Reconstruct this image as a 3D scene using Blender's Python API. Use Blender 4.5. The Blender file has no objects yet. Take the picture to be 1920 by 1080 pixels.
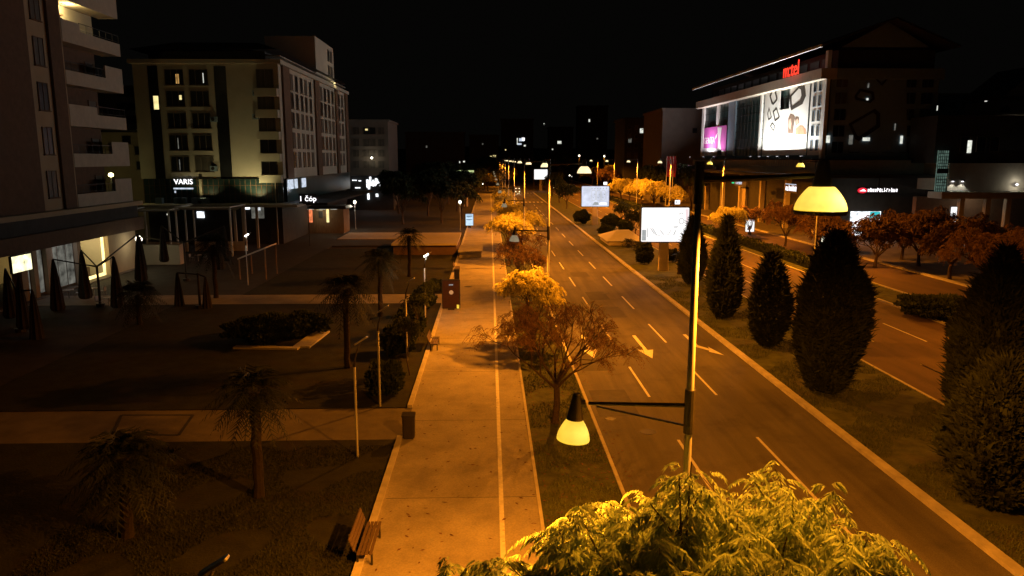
import bpy, math, random
import numpy as np
from mathutils import Vector, Matrix
R = math.radians
C = bpy.context.scene.collection
SC = bpy.context.scene
rnd = random.Random(7)

# ------------------------------------------------------------------ camera
FPX, PITCH, YAW, HC = 1400.0, math.atan(243/1400), 0.02955, 12.0
cam = bpy.data.objects.new('camera', bpy.data.cameras.new('camera')); C.objects.link(cam)
cam.location = (0, 0, HC); cam.rotation_euler = (R(90)-PITCH, 0, -YAW)
cam.data.sensor_width = 36; cam.data.lens = 36*FPX/1920; cam.data.clip_end = 4000; cam.data.clip_start = .05
SC.camera = cam
_M = Matrix.Rotation(-YAW, 3, 'Z') @ Matrix.Rotation(R(90)-PITCH, 3, 'X')
def ray(px, py): return _M @ Vector(((px-960)/FPX, (540-py)/FPX, -1))
def G(px, py, z=0.0):
    d = ray(px, py); t = (z-HC)/d.z; return Vector((d.x*t, d.y*t, z))
def A(px, py, Y):
    d = ray(px, py); t = Y/d.y; return Vector((d.x*t, Y, HC+d.z*t))
def AX(px, py, X):
    d = ray(px, py); t = X/d.x; return Vector((X, d.y*t, HC+d.z*t))

# ------------------------------------------------------------------ materials
def mat(name, col, rough=.85, var=.2, scale=2.0, bump=0.0, metal=0.0, spec=.3, stretch=(1, 1, 1), transl=0.0, fine=0.0, blotch=0.0, bcol=None):
    m = bpy.data.materials.new(name); m.use_nodes = True
    nt = m.node_tree; N = nt.nodes; L = nt.links; b = N['Principled BSDF']
    b.inputs['Roughness'].default_value = rough; b.inputs['Metallic'].default_value = metal
    b.inputs['Specular IOR Level'].default_value = spec
    tc = N.new('ShaderNodeTexCoord'); mp = N.new('ShaderNodeMapping'); mp.inputs['Scale'].default_value = stretch
    L.new(tc.outputs['Object'], mp.inputs['Vector'])
    nz = N.new('ShaderNodeTexNoise'); nz.inputs['Scale'].default_value = scale; nz.inputs['Detail'].default_value = 6; nz.inputs['Roughness'].default_value = .6
    L.new(mp.outputs[0], nz.inputs['Vector'])
    rp = N.new('ShaderNodeValToRGB')
    rp.color_ramp.elements[0].position = .3; rp.color_ramp.elements[1].position = .7
    rp.color_ramp.elements[0].color = [max(0, c*(1-var)) for c in col]+[1]
    rp.color_ramp.elements[1].color = [min(1, c*(1+var)) for c in col]+[1]
    L.new(nz.outputs['Fac'], rp.inputs['Fac']); out = rp.outputs['Color']
    if fine:
        n2 = N.new('ShaderNodeTexNoise'); n2.inputs['Scale'].default_value = scale*23; n2.inputs['Detail'].default_value = 3
        L.new(tc.outputs['Object'], n2.inputs['Vector'])
        mx = N.new('ShaderNodeMix'); mx.data_type = 'RGBA'; mx.blend_type = 'OVERLAY'; mx.inputs[0].default_value = fine
        L.new(out, mx.inputs[6]); L.new(n2.outputs['Fac'], mx.inputs[7]); out = mx.outputs[2]
    if blotch:
        n3 = N.new('ShaderNodeTexNoise'); n3.inputs['Scale'].default_value = .45; n3.inputs['Detail'].default_value = 5; n3.inputs['Roughness'].default_value = .65
        L.new(tc.outputs['Object'], n3.inputs['Vector'])
        r3 = N.new('ShaderNodeMapRange'); r3.inputs[1].default_value = .52; r3.inputs[2].default_value = .72
        r3.inputs[4].default_value = blotch
        L.new(n3.outputs['Fac'], r3.inputs[0])
        mx = N.new('ShaderNodeMix'); mx.data_type = 'RGBA'
        mx.inputs[7].default_value = (list(bcol)+[1]) if bcol else [c*.35 for c in col]+[1]
        L.new(r3.outputs[0], mx.inputs[0]); L.new(out, mx.inputs[6]); out = mx.outputs[2]
    L.new(out, b.inputs['Base Color'])
    if bump:
        bp = N.new('ShaderNodeBump'); bp.inputs['Strength'].default_value = bump; bp.inputs['Distance'].default_value = .03
        n4 = N.new('ShaderNodeTexNoise'); n4.inputs['Scale'].default_value = scale*9; n4.inputs['Detail'].default_value = 4
        L.new(tc.outputs['Object'], n4.inputs['Vector']); L.new(n4.outputs['Fac'], bp.inputs['Height']); L.new(bp.outputs[0], b.inputs['Normal'])
    if transl:
        t = N.new('ShaderNodeBsdfTranslucent'); L.new(out, t.inputs['Color'])
        mx = N.new('ShaderNodeMixShader'); mx.inputs[0].default_value = transl
        L.new(b.outputs[0], mx.inputs[1]); L.new(t.outputs[0], mx.inputs[2]); L.new(mx.outputs[0], N['Material Output'].inputs[0])
    return m
def emit(name, col, s=1.0, var=0.0, scale=2.0):
    m = bpy.data.materials.new(name); m.use_nodes = True; nt = m.node_tree; N = nt.nodes; L = nt.links
    N.remove(N['Principled BSDF']); e = N.new('ShaderNodeEmission'); e.inputs[0].default_value = (*col, 1); e.inputs[1].default_value = s
    L.new(e.outputs[0], N['Material Output'].inputs[0])
    if var:
        tc = N.new('ShaderNodeTexCoord'); nz = N.new('ShaderNodeTexNoise'); nz.inputs['Scale'].default_value = scale; nz.inputs['Detail'].default_value = 4
        L.new(tc.outputs['Object'], nz.inputs['Vector'])
        mr = N.new('ShaderNodeMapRange'); mr.inputs[1].default_value = .3; mr.inputs[2].default_value = .7
        mr.inputs[3].default_value = s*(1-var); mr.inputs[4].default_value = s*(1+var)
        L.new(nz.outputs['Fac'], mr.inputs[0]); L.new(mr.outputs[0], e.inputs[1])
    return m
MT = dict(
 asphalt=mat('asphalt', (.12, .108, .094), .8, .34, 1.1, .4, stretch=(1, .05, 1), fine=.6, blotch=.5),
 asphalt2=mat('asphalt_old', (.13, .09, .075), .85, .22, .9, .3, stretch=(1, .08, 1), fine=.5, blotch=.3),
 concrete=mat('path_concrete', (.33, .30, .26), .85, .16, .7, .3, fine=.35, blotch=.4),  # dark blotches are stains that also stand in for mottled leaf shadow
 paving=mat('paving', (.17, .15, .125), .85, .25, .8, .2, fine=.3, blotch=.4),
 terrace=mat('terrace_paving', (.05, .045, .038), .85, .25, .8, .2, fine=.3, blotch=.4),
 kerb=mat('kerb_stone', (.52, .49, .43), .85, .22, 1.6, .3),
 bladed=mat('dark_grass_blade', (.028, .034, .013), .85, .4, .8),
 patch=mat('tar_patch', (.07, .063, .055), .75, .2, 2, .3, fine=.4),
 paint=mat('road_paint', (.72, .70, .66), .7, .18, 5, .1, fine=.4),
 soil=mat('soil', (.05, .038, .024), .95, .35, .8, .6, fine=.4),
 grass=mat('grass_ground', (.075, .085, .03), .95, .45, 1.2, .8, fine=.5, blotch=.5, bcol=(.09, .06, .035)),
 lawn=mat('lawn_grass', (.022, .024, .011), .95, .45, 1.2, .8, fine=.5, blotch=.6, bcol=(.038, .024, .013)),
 blade=mat('grass_blade', (.09, .11, .035), .8, .4, .8),
 steel=mat('galvanised_steel', (.34, .35, .36), .45, .12, 3, metal=.25, spec=.5),
 dark=mat('dark_metal', (.028, .026, .025), .5, .2, 5, spec=.4),
 bark=mat('bark', (.075, .055, .04), .95, .35, 8, .6),
 leaf=mat('leaf_green', (.27, .36, .2), .75, .55, 1.6, transl=.4),
 leafy=mat('leaf_gold', (.56, .52, .18), .65, .35, 2.5, transl=.3),
 leafr=mat('leaf_rust', (.24, .14, .07), .7, .4, 2.5, transl=.25),
 leafk=mat('leaf_dark_rust', (.095, .055, .028), .8, .45, 2, transl=.15),
 leafb=mat('leaf_brown', (.15, .075, .04), .8, .4, 2.5, transl=.2),
 curtain=mat('curtained_glass', (.085, .075, .062), .5, .4, .9, stretch=(6, 6, .3)),
 standbrown=mat('stand_brown', (.042, .018, .012), .6, .2, 3),
 leafd=mat('leaf_dark', (.035, .05, .018), .7, .4, 2, transl=.1),
 conifer=mat('conifer_green', (.036, .047, .021), .85, .6, 1.3),
 palmbark=mat('palm_bark', (.034, .026, .021), .95, .4, 9, .8),
 frond=mat('palm_frond', (.017, .023, .010), .6, .35, 3),
 wood=mat('bench_wood', (.115, .08, .05), .7, .3, 6, .2, stretch=(12, 1, 12)),
 render=mat('beige_render', (.42, .33, .22), .9, .08, .6, .1, blotch=.2, bcol=(.33, .28, .21)),
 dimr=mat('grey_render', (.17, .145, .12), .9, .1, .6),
 cream=mat('cream_render', (.43, .39, .31), .9, .07, .5, .1, blotch=.15, bcol=(.42, .37, .26)),
 brown=mat('brown_cladding_and_shade', (.13, .078, .048), .8, .15, 2),
 slab=mat('pale_concrete', (.50, .44, .35), .85, .1, 1.5),
 grey=mat('grey_panel', (.20, .28, .36), .6, .1, 1.5),
 darkwall=mat('dark_wall', (.05, .048, .046), .8, .2, 1),
 glass=mat('dark_glass', (.012, .013, .014), .28, .3, .7, spec=.5),
 gglass=mat('green_glass', (.010, .028, .027), .3, .4, .5, spec=.6),
 frame=mat('window_frame', (.16, .13, .10), .6, .1, 4),
 white=mat('white_paint', (.72, .70, .66), .6, .06, 2),
 fabric=mat('parasol_cloth', (.03, .026, .022), .9, .3, 6),
 canvas=mat('pale_canvas', (.55, .50, .42), .9, .12, 1.5),
 banner=mat('banner_cloth', (.74, .73, .70), .8, .04, .4),
 magenta=mat('magenta_print', (.50, .09, .36), .8, .1, .6),
 print_brown=mat('brown_print', (.035, .026, .02), .8, .15, 1.2),
 hair=mat('hair_print', (.16, .10, .07), .8, .3, 1.2), skin=mat('skin_print', (.55, .36, .27), .8, .1, 1),
 salmon=mat('salmon_print', (.62, .22, .13), .8, .2, .8),
 glyphw=mat('white_print', (.75, .72, .7), .8, .05, 1),
 plank=mat('kiosk_planks', (.22, .15, .09), .8, .3, 2, .2, stretch=(6, 6, .6)),
 roofm=mat('roof_sheet', (.045, .042, .04), .7, .2, 1),
 hill=mat('hill', (.03, .03, .025), 1, .3, .01),
 carp=mat('car_paint', (.3, .3, .3), .3, .05, 2, metal=.3, spec=.5),
 rubber=mat('rubber', (.02, .02, .02), .9, .1, 4),
 bowl_hi=emit('lit_sodium_bowl', (1.0, .82, .12), 2.6, .6, 1.2),
 bowl_lo=emit('dim_sodium_bowl', (1.0, .76, .05), 1.08, .3, 2.2),
 bowl_far=emit('pale_sodium_bowl', (1.0, .80, .42), 1.5, .2, 2),
 bowl_off=emit('faint_bowl', (.80, .62, .36), .32, .2, 3),
 led=emit('led_white', (1, .95, .82), 6),
 globe=emit('globe_white', (1, .93, .72), 4),
 warm=emit('warm_light', (1, .78, .30), 2.2, .3, 1.5),
 shopy=emit('shop_yellow', (1, .80, .32), 1.15, .35, 1.3),
 shopw=emit('shop_white', (.9, .95, 1), 1.6, .6, 1.5),
 shopg=emit('shop_dim', (.8, .78, .66), .13, .8, 1.2),
 lav=emit('shop_lavender', (.85, .8, 1), .9, .7, 2),
 poster=emit('poster_light', (1, .97, .95), 1.15, .05, .6),
 poster2=emit('poster_blue', (.80, .84, 1), .85, .25, .8),
 poster_s=emit('poster_shade', (.70, .70, .70), .85), poster_g=emit('poster_grey', (.45, .47, .47), .9, .2, 2),
 poster_d=emit('poster_dark', (.20, .17, .16), .6, .3, 3), poster_p=emit('poster_pink', (1, .80, .80), .95),
 city=emit('citylight', (.62, .82, 1), 1.0, .12, 2), cityg=emit('citylight_green', (.75, .9, .38), .75, .35, 1.5),
 cityd=emit('citylight_dark', (.10, .2, .3), .5),
 red=emit('red_letters', (1, .05, .025), 1.6), redd=emit('red_sign', (1, .03, .06), .9, .3, 4),
 teal=emit('teal_sign', (.05, .6, .65), .9), green=emit('green_sign', (.05, .9, .35), .8),
 neon=emit('sign_white', (1, .97, 1), 2.0), neond=emit('sign_white_dim', (.75, .85, 1), .8, .3, 2),
 winwarm=emit('window_warm', (1, .55, .16), .45, .5, 1.5), winyel=emit('window_yellow', (1, .82, .35), 1.1, .3, 1.5),
 winwhite=emit('window_white', (.95, .97, .85), .8, .4, 1.5), wincool=emit('window_cool', (.5, .8, .65), .14, .5, 2),
 kred=emit('kiosk_red', (1, .25, .09), .9, .4, 2.5), head=emit('headlight', (1, .85, .5), 5),
 orange_dot=emit('orange_disc', (1, .42, .14), .55), yellow_bit=emit('yellow_bit', (1, .62, .05), 1.1, .4, 4),
)

# ------------------------------------------------------------------ mesh collector
class MB:
    def __init__(s): s.v = []; s.f = []
    def add(s, vs, fs):
        n = len(s.v); s.v += [tuple(v) for v in vs]; s.f += [tuple(i+n for i in f) for f in fs]; return s
    def box(s, x0, x1, y0, y1, z0, z1):
        x0, x1 = sorted((x0, x1)); y0, y1 = sorted((y0, y1)); z0, z1 = sorted((z0, z1))
        return s.add([(x0, y0, z0), (x1, y0, z0), (x1, y1, z0), (x0, y1, z0), (x0, y0, z1), (x1, y0, z1), (x1, y1, z1), (x0, y1, z1)],
                     [(3, 2, 1, 0), (4, 5, 6, 7), (0, 1, 5, 4), (1, 2, 6, 5), (2, 3, 7, 6), (3, 0, 4, 7)])
    def tube(s, pts, rad, n=8, cap=True):
        pts = [Vector(p) for p in pts]
        if not hasattr(rad, '__len__'): rad = [rad]*len(pts)
        base = len(s.v)
        for i, p in enumerate(pts):
            d = (pts[min(i+1, len(pts)-1)]-pts[max(i-1, 0)]).normalized()
            a = d.orthogonal().normalized() if abs(d.z) < .95 else Vector((1, 0, 0)).cross(d).normalized()
            if abs(d.z) < .95: a = d.cross(Vector((0, 0, 1))).normalized()
            b = d.cross(a)
            for k in range(n):
                t = 2*math.pi*k/n; s.v.append(tuple(p+(a*math.cos(t)+b*math.sin(t))*rad[i]))
        for i in range(len(pts)-1):
            for k in range(n):
                k2 = (k+1) % n; s.f.append((base+i*n+k, base+i*n+k2, base+(i+1)*n+k2, base+(i+1)*n+k))
        if cap:
            s.f.append(tuple(base+k for k in range(n))[::-1]); s.f.append(tuple(base+(len(pts)-1)*n+k for k in range(n)))
        return s
    def lathe(s, prof, c=(0, 0, 0), n=24, closed=False):
        base = len(s.v); m = len(prof)
        for r, z in prof:
            for k in range(n):
                t = 2*math.pi*k/n; s.v.append((c[0]+r*math.cos(t), c[1]+r*math.sin(t), c[2]+z))
        for i in range(m if closed else m-1):
            j = (i+1) % m
            for k in range(n):
                k2 = (k+1) % n; s.f.append((base+i*n+k, base+i*n+k2, base+j*n+k2, base+j*n+k))
        return s
    def quad(s, a, b, c, d): return s.add([a, b, c, d], [(0, 1, 2, 3)])
    def prism(s, poly, h, fn):
        """poly 2-D outline, extruded 0..h; fn maps (u, v, w) to xyz"""
        n = len(poly)
        vs = [fn(u, v, 0) for u, v in poly]+[fn(u, v, h) for u, v in poly]
        return s.add(vs, [tuple(range(n))[::-1], tuple(range(n, 2*n))]+[(i, (i+1) % n, n+(i+1) % n, n+i) for i in range(n)])
    def mesh(s, name, m, off=(0, 0, 0), smooth=False):
        me = bpy.data.meshes.new(name)
        me.from_pydata([(v[0]-off[0], v[1]-off[1], v[2]-off[2]) for v in s.v], [], s.f); me.update()
        if m: me.materials.append(MT[m] if isinstance(m, str) else m)
        if smooth: me.polygons.foreach_set('use_smooth', [True]*len(me.polygons))
        return me
    def build(s, name, m, parent=None, W=False, smooth=False):
        """W: vertices are in world coordinates; shift them to the root's place"""
        off = (0, 0, 0)
        if W and parent is not None:
            r = parent
            off = Vector(r.location)
            while r.parent: r = r.parent; off = off+r.location
        o = bpy.data.objects.new(name, s.mesh(name, m, off, smooth)); C.objects.link(o)
        if parent is not None: o.parent = parent
        return o
def box(name, m, parent, x0, x1, y0, y1, z0, z1, W=True): return MB().box(x0, x1, y0, y1, z0, z1).build(name, m, parent, W)
def tag(o, label, cat, group=None, kind=None):
    o['label'] = label; o['category'] = cat
    if group: o['group'] = group
    if kind: o['kind'] = kind
    return o
def thing(name, label, cat, loc=(0, 0, 0), rz=0, group=None):
    o = bpy.data.objects.new(name, None); C.objects.link(o); o.location = loc; o.rotation_euler = (0, 0, rz); o.empty_display_size = .2
    return tag(o, label, cat, group)
def struct(name, label, mb, m, smooth=False):
    o = mb.build(name, m, smooth=smooth); o['kind'] = 'structure'; o['label'] = label; o['category'] = name.replace('_', ' '); return o
KIDS = {}
def kids(o): return [c for c in bpy.data.objects if c.parent == o]
def dup(o, loc, rz=0, label=None, group=None, scale=1, parent=None):
    c = o.copy(); C.objects.link(c)
    if parent is None:
        c.location = loc; c.rotation_euler = (0, 0, rz); c.scale = (scale,)*3 if not hasattr(scale, '__len__') else scale
        if label: c['label'] = label
        if group: c['group'] = group
    else: c.parent = parent
    for k in kids(o): dup(k, None, parent=c)
    return c
def lamp(kind, loc, energy, col, parent=None, radius=.1, name='bulb', spot=None, blend=.5, rot=None, size=None):
    d = bpy.data.lights.new(name, kind); d.energy = energy; d.color = col
    if kind in ('POINT', 'SPOT'): d.shadow_soft_size = radius
    if spot: d.spot_size = spot; d.spot_blend = blend
    if size: d.shape = 'RECTANGLE'; d.size, d.size_y = size
    o = bpy.data.objects.new(name, d); C.objects.link(o); o.location = loc
    if rot: o.rotation_euler = rot
    if parent is not None: o.parent = parent
    return o
def text(body, size, m, parent, M, name='lettering', ext=.02, sx=1.0):
    cu = bpy.data.curves.new(name, 'FONT'); cu.body = body; cu.size = size; cu.extrude = ext; cu.align_x = 'CENTER'; cu.align_y = 'CENTER'
    cu.resolution_u = 3
    t = bpy.data.objects.new(name+'_tmp', cu); C.objects.link(t); bpy.context.view_layer.update()
    me = bpy.data.meshes.new_from_object(t.evaluated_get(bpy.context.evaluated_depsgraph_get()))
    bpy.data.objects.remove(t); bpy.data.curves.remove(cu)
    me.transform(M @ Matrix.Diagonal((sx, 1, 1, 1))); me.materials.clear(); me.materials.append(MT[m])
    o = bpy.data.objects.new(name, me); C.objects.link(o); o.parent = parent; return o
def facing(ang, loc=(0, 0, 0)):
    """matrix for flat art: x along the wall, y up, z out of the wall; ang turns the wall (0 faces -Y)"""
    return Matrix.Translation(loc) @ Matrix.Rotation(ang, 4, 'Z') @ Matrix.Rotation(R(90), 4, 'X')
def flat(parent, name, m, poly, M, d=.02):
    """a flat printed shape with a little thickness"""
    return MB().prism(poly, d, lambda u, v, w: M @ Vector((u, v, w))).build(name, m, parent)
def ring(parent, name, m, outer, inner, M, d=.03):
    n = len(outer); mb = MB()
    vs = [M @ Vector((u, v, d)) for u, v in outer]+[M @ Vector((u, v, d)) for u, v in inner]
    vs += [M @ Vector((u, v, 0)) for u, v in outer]+[M @ Vector((u, v, 0)) for u, v in inner]
    fs = []
    for i in range(n):
        j = (i+1) % n
        fs += [(i, j, n+j, n+i), (2*n+i, 2*n+j, j, i), (n+i, n+j, 3*n+j, 3*n+i)]
    mb.add(vs, fs); return mb.build(name, m, parent)
def rrect(cx, cy, w, h, r, sk=0.0, rot=0.0, n=4):
    out = []
    for qx, qy, a0 in ((1, 1, 0), (-1, 1, 90), (-1, -1, 180), (1, -1, 270)):
        for k in range(n+1):
            a = R(a0+90*k/n); x = qx*(w/2-r)+r*math.cos(a); y = qy*(h/2-r)+r*math.sin(a)
            x, y = x, y+sk*x
            out.append((cx+x*math.cos(rot)-y*math.sin(rot), cy+x*math.sin(rot)+y*math.cos(rot)))
    return out
def disc(cx, cy, rx, ry=None, n=16, a0=0, a1=360):
    ry = ry or rx
    full = abs(a1-a0) >= 360
    return [(cx+rx*math.cos(R(a0+(a1-a0)*k/(n if full else n-1))), cy+ry*math.sin(R(a0+(a1-a0)*k/(n if full else n-1)))) for k in range(n)]

def npmesh(name, V, F, m):
    me = bpy.data.meshes.new(name); n = len(V); k = F.shape[1]
    me.vertices.add(n); me.vertices.foreach_set('co', V.astype(np.float32).ravel())
    me.loops.add(F.size); me.loops.foreach_set('vertex_index', F.astype(np.int32).ravel())
    me.polygons.add(len(F)); me.polygons.foreach_set('loop_start', np.arange(0, F.size, k, dtype=np.int32))
    me.update(calc_edges=True); me.validate(); me.materials.append(MT[m]); return me
# ------------------------------------------------------------------ ground, roads
YN, YF = -20, 430
def sheet(x0, x1, y0, y1, z, ny=1):
    mb = MB()
    for k in range(ny):
        a = y0+(y1-y0)*k/ny; b = y0+(y1-y0)*(k+1)/ny; mb.quad((x0, a, z), (x1, a, z), (x1, b, z), (x0, b, z))
    return mb
struct('ground', 'dark bare earth ground running out to the horizon', sheet(-1500, 1500, -300, 3000, -.16), 'soil')
struct('road', 'dark asphalt three lane carriageway left of the planted median', sheet(4.85, 15.25, YN, YF, -.004, 9), 'asphalt')
struct('road', 'reddish worn carriageway right of the planted median', sheet(22.35, 33.2, YN, YF, -.004, 9), 'asphalt2')
struct('road', 'narrow service road beyond the hedge, in front of the shops', sheet(37.3, 45.1, 60, YF, -.004, 9), 'asphalt2')
struct('path', 'wide pale concrete promenade with a cycle lane line', sheet(-3.82, 1.62, YN, 260, .08, 7), 'concrete')
struct('kerb', 'pale stone kerb between promenade and dark lawn', MB().box(-4.05, -3.82, YN, 30.9, -.1, .19).box(-4.05, -3.82, 34.9, 61, -.1, .19).box(-4.05, -3.82, 66.5, 260, -.1, .19), 'kerb')
struct('kerb', 'thin stone kerb between promenade and tree strip', MB().box(1.62, 1.74, YN, 260, -.1, .11), 'kerb')
struct('kerb', 'thin kerb between tree strip and road', MB().box(4.7, 4.85, YN, 207, -.1, .10), 'kerb')
struct('kerb', 'broad pale kerb along the left side of the median', MB().box(15.25, 15.62, YN, 268, -.1, .15), 'kerb')
struct('kerb', 'narrow kerb along the right side of the median', MB().box(22.2, 22.35, YN, 268, -.1, .09), 'kerb')
struct('kerb', 'kerb in front of the hedge strip', MB().box(33.2, 33.45, YN, YF, -.1, .14), 'kerb')
struct('kerb', 'kerb at the far side of the service road', MB().box(45.1, 45.6, 58, YF, -.1, .15), 'kerb')
struct('kerb', 'kerb between hedge strip and service road', MB().box(37.05, 37.3, 60, YF, -.1, .14), 'kerb')
struct('tree_strip', 'narrow earth strip with street trees between promenade and road', sheet(1.74, 4.7, YN, 207, .05, 5), 'grass')
struct('median', 'grassy median planted with clipped conifers', sheet(15.62, 22.2, YN, 268, .06, 5), 'grass')
struct('verge', 'dim planted strip between carriageway and service road', sheet(33.45, 37.05, YN, YF, .06, 5), 'grass')
struct('verge', 'dark grass verge at the right edge under the rust coloured tree', sheet(37.05, 60, YN, 60, .04, 2), 'grass')
struct('pavement', 'pavement in front of the shop buildings on the right', sheet(45.6, 120, 58, 330, .07, 3), 'paving')
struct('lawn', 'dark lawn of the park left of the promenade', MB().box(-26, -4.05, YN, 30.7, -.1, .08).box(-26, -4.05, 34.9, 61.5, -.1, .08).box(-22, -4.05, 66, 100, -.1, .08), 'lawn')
struct('path', 'pale side path crossing the lawn from the promenade', sheet(-60, -3.82, 30.7, 34.9, .045), 'paving')
struct('path', 'second side path crossing the park farther off', sheet(-60, -3.82, 61.5, 66, .045), 'concrete')
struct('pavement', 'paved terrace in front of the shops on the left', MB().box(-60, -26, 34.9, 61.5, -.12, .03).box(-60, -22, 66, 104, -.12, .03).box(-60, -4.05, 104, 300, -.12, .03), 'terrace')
def dashes(label, x, spans, w=.13):
    mb = MB()
    for a, b in spans: mb.quad((x-w/2, a, .0), (x+w/2, a, .0), (x+w/2, b, .0), (x-w/2, b, .0))
    return struct('lane_marking', label, mb, 'paint')
reg = lambda a, n, p=11.15, l=5.6: [(a+p*k, a+p*k+l) for k in range(n)]
dashes('white dashed line between the left and middle lane', 8.1, [(14, 19.5), (24.9, 30.5)]+reg(36.4, 15))
dashes('white dashed line between the middle and right lane', 11.62, [(12, 30.7)]+reg(36.6, 15))
dashes('white dashed line nearest the median on the right carriageway', 25.45, reg(25.2, 2)+reg(36.4, 20), .11)
dashes('white dashed line in the middle of the right carriageway', 29.0, reg(25.2, 2)+reg(47.5, 19), .11)
o = MB(); o.quad((.27, YN, .084), (.43, YN, .084), (.43, 260, .084), (.27, 260, .084)); struct('lane_marking', 'long white line splitting off the cycle lane', o, 'paint')
def arrow_s(x, y0, y1, label):
    mb = MB(); mb.add([(x-.12, y0, 0), (x+.12, y0, 0), (x+.12, y1+2.0, 0), (x+.5, y1+2.1, 0), (x, y1, 0), (x-.5, y1+2.1, 0), (x-.12, y1+2.0, 0)][::-1], [tuple(range(7))])
    struct('road_arrow', label, mb, 'paint')
arrow_s(9.85, 49.8, 43.8, 'white straight arrow painted in the middle lane')
arrow_s(6.3, 50.0, 44.0, 'white straight arrow painted in the left lane beneath the bare tree')
mb = MB(); mb.add([(13.28, 50, 0), (13.52, 50, 0), (13.52, 46.9, 0), (14.0, 46.0, 0), (14.05, 46.6, 0), (14.45, 44.4, 0), (13.75, 45.3, 0), (13.85, 45.55, 0), (13.28, 46.5, 0)][::-1], [tuple(range(9))])
struct('road_arrow', 'white curved turn arrow painted in the lane beside the median', mb, 'paint')
mb = MB()
for yy in (207, 262):
    for k in range(9): mb.quad((5.4+k*1.1, yy, .0), (5.95+k*1.1, yy, .0), (5.95+k*1.1, yy+3.6, .0), (5.4+k*1.1, yy+3.6, .0))
struct('crosswalk', 'two rows of zebra stripes at the far junction', mb, 'paint')
struct('road', 'cross street at the far junction', sheet(-200, 300, 270, 292, -.008), 'asphalt')
mb = MB()
for k in range(24):
    mb.box(-3.75, 1.6, 25+k*8.0, 25.02+k*8.0, .06, .083)
struct('path_joint', 'fine joints across the concrete promenade', mb, 'darkwall')
mb = MB()
pr_ = random.Random(4)
for k in range(7):
    x = pr_.choice((6.2, 9.8, 13.3))+pr_.uniform(-.5, .5); y = 20+k*11+pr_.uniform(-3, 3); w = pr_.uniform(.5, 1.1); l = pr_.uniform(1.5, 5)
    mb.quad((x-w, y, -.0015), (x+w, y+.1, -.0015), (x+w*.95, y+l, -.0015), (x-w, y+l*.97, -.0015))
struct('road_patch', 'darker tar patches on the near carriageway', mb, 'patch')
for i, (x, y, z, lb) in enumerate([(7.0, 31.5, .0, 'round manhole cover in the left lane by the near lamp'), (10.4, 66, .0, 'round manhole cover in the middle lane farther off'), (-2.1, 69.5, .084, 'dark manhole cover on the promenade behind the poster stand'), (5.6, 33.2, 0, 'gully grate beside the kerb of the tree strip')]):
    o = MB().prism(disc(x, y, .36 if i != 3 else .3, None, 18 if i != 3 else 4), .006, lambda u, v, w: Vector((u, v, z+w))).build('manhole_cover', 'dark'); tag(o, lb, 'manhole cover', 'manhole covers')
g = np.random.default_rng(6); n = 2600
P = np.c_[g.uniform(-3.7, 5.6, n), 18+62*g.random(n)**1.4, np.zeros(n)]; P = P[g.random(n) < np.where(P[:, 0] > 1.3, 1, .22)]; n = len(P)
P[:, 2] = np.where(P[:, 0] < 1.62, .09, np.where(P[:, 0] < 4.7, .075, .012)); a = g.uniform(0, 6.28, n); l = .05+.06*g.random(n)
d = np.c_[np.cos(a)*l, np.sin(a)*l, .012*g.random(n)]; e = np.c_[-np.sin(a)*l*.4, np.cos(a)*l*.4, .01*g.random(n)]
o = bpy.data.objects.new('fallen_leaves', npmesh('fallen_leaves', np.stack([P-d, P+e, P+d, P-e], 1).reshape(-1, 3), np.arange(4*n).reshape(-1, 4), 'leafb')); C.objects.link(o); tag(o, 'scattered dry leaves below the street trees', 'leaves', kind='stuff')
# hills closing the view
mb = MB(); hr = random.Random(3); xs = list(range(-1400, 1500, 100)); top = [22+14*math.sin(i*.55)+hr.uniform(-5, 5) for i in range(len(xs))]
for i in range(len(xs)-1): mb.quad((xs[i], 1100, -5), (xs[i+1], 1100, -5), (xs[i+1], 1500, top[i+1]), (xs[i], 1500, top[i]))
struct('hills', 'dark hills closing the view behind the town', mb, 'hill')

# grass blades, one object each area
def grass(name, label, x0, x1, y0, y1, n, seed, h=.13, z=.05, m='blade'):
    g = np.random.default_rng(seed); u = g.random(n)**1.5
    P = np.c_[g.uniform(x0, x1, n), y0+(y1-y0)*u, np.full(n, z)]
    clump = (np.sin(P[:, 0]*1.7+3)*np.sin(P[:, 1]*.8)+np.sin(P[:, 0]*.6-P[:, 1]*1.3)) > -.5
    P = P[clump]; n = len(P)
    a = g.uniform(0, 6.28, n); w = .012+.01*g.random(n); hh = h*(.4+.9*g.random(n))
    dx = np.c_[np.cos(a)*w, np.sin(a)*w, np.zeros(n)]; lean = np.c_[g.normal(0, .45, n)*hh, g.normal(0, .45, n)*hh, hh]
    V = np.stack([P-dx, P+dx, P+lean], 1).reshape(-1, 3); F = np.arange(3*n).reshape(-1, 3)
    o = bpy.data.objects.new(name, npmesh(name, V, F, m)); C.objects.link(o); tag(o, label, 'grass', kind='stuff')
grass('grass', 'short rough grass growing on the median', 15.7, 22.1, 18, 75, 60000, 1)
grass('grass', 'thin grass on the earth strip below the street trees', 1.8, 4.65, 20, 60, 22000, 2, .1)
grass('grass', 'short dark grass of the lawn beside the promenade', -14, -4.1, 17, 30, 40000, 4, .1, .08, 'bladed')

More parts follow.
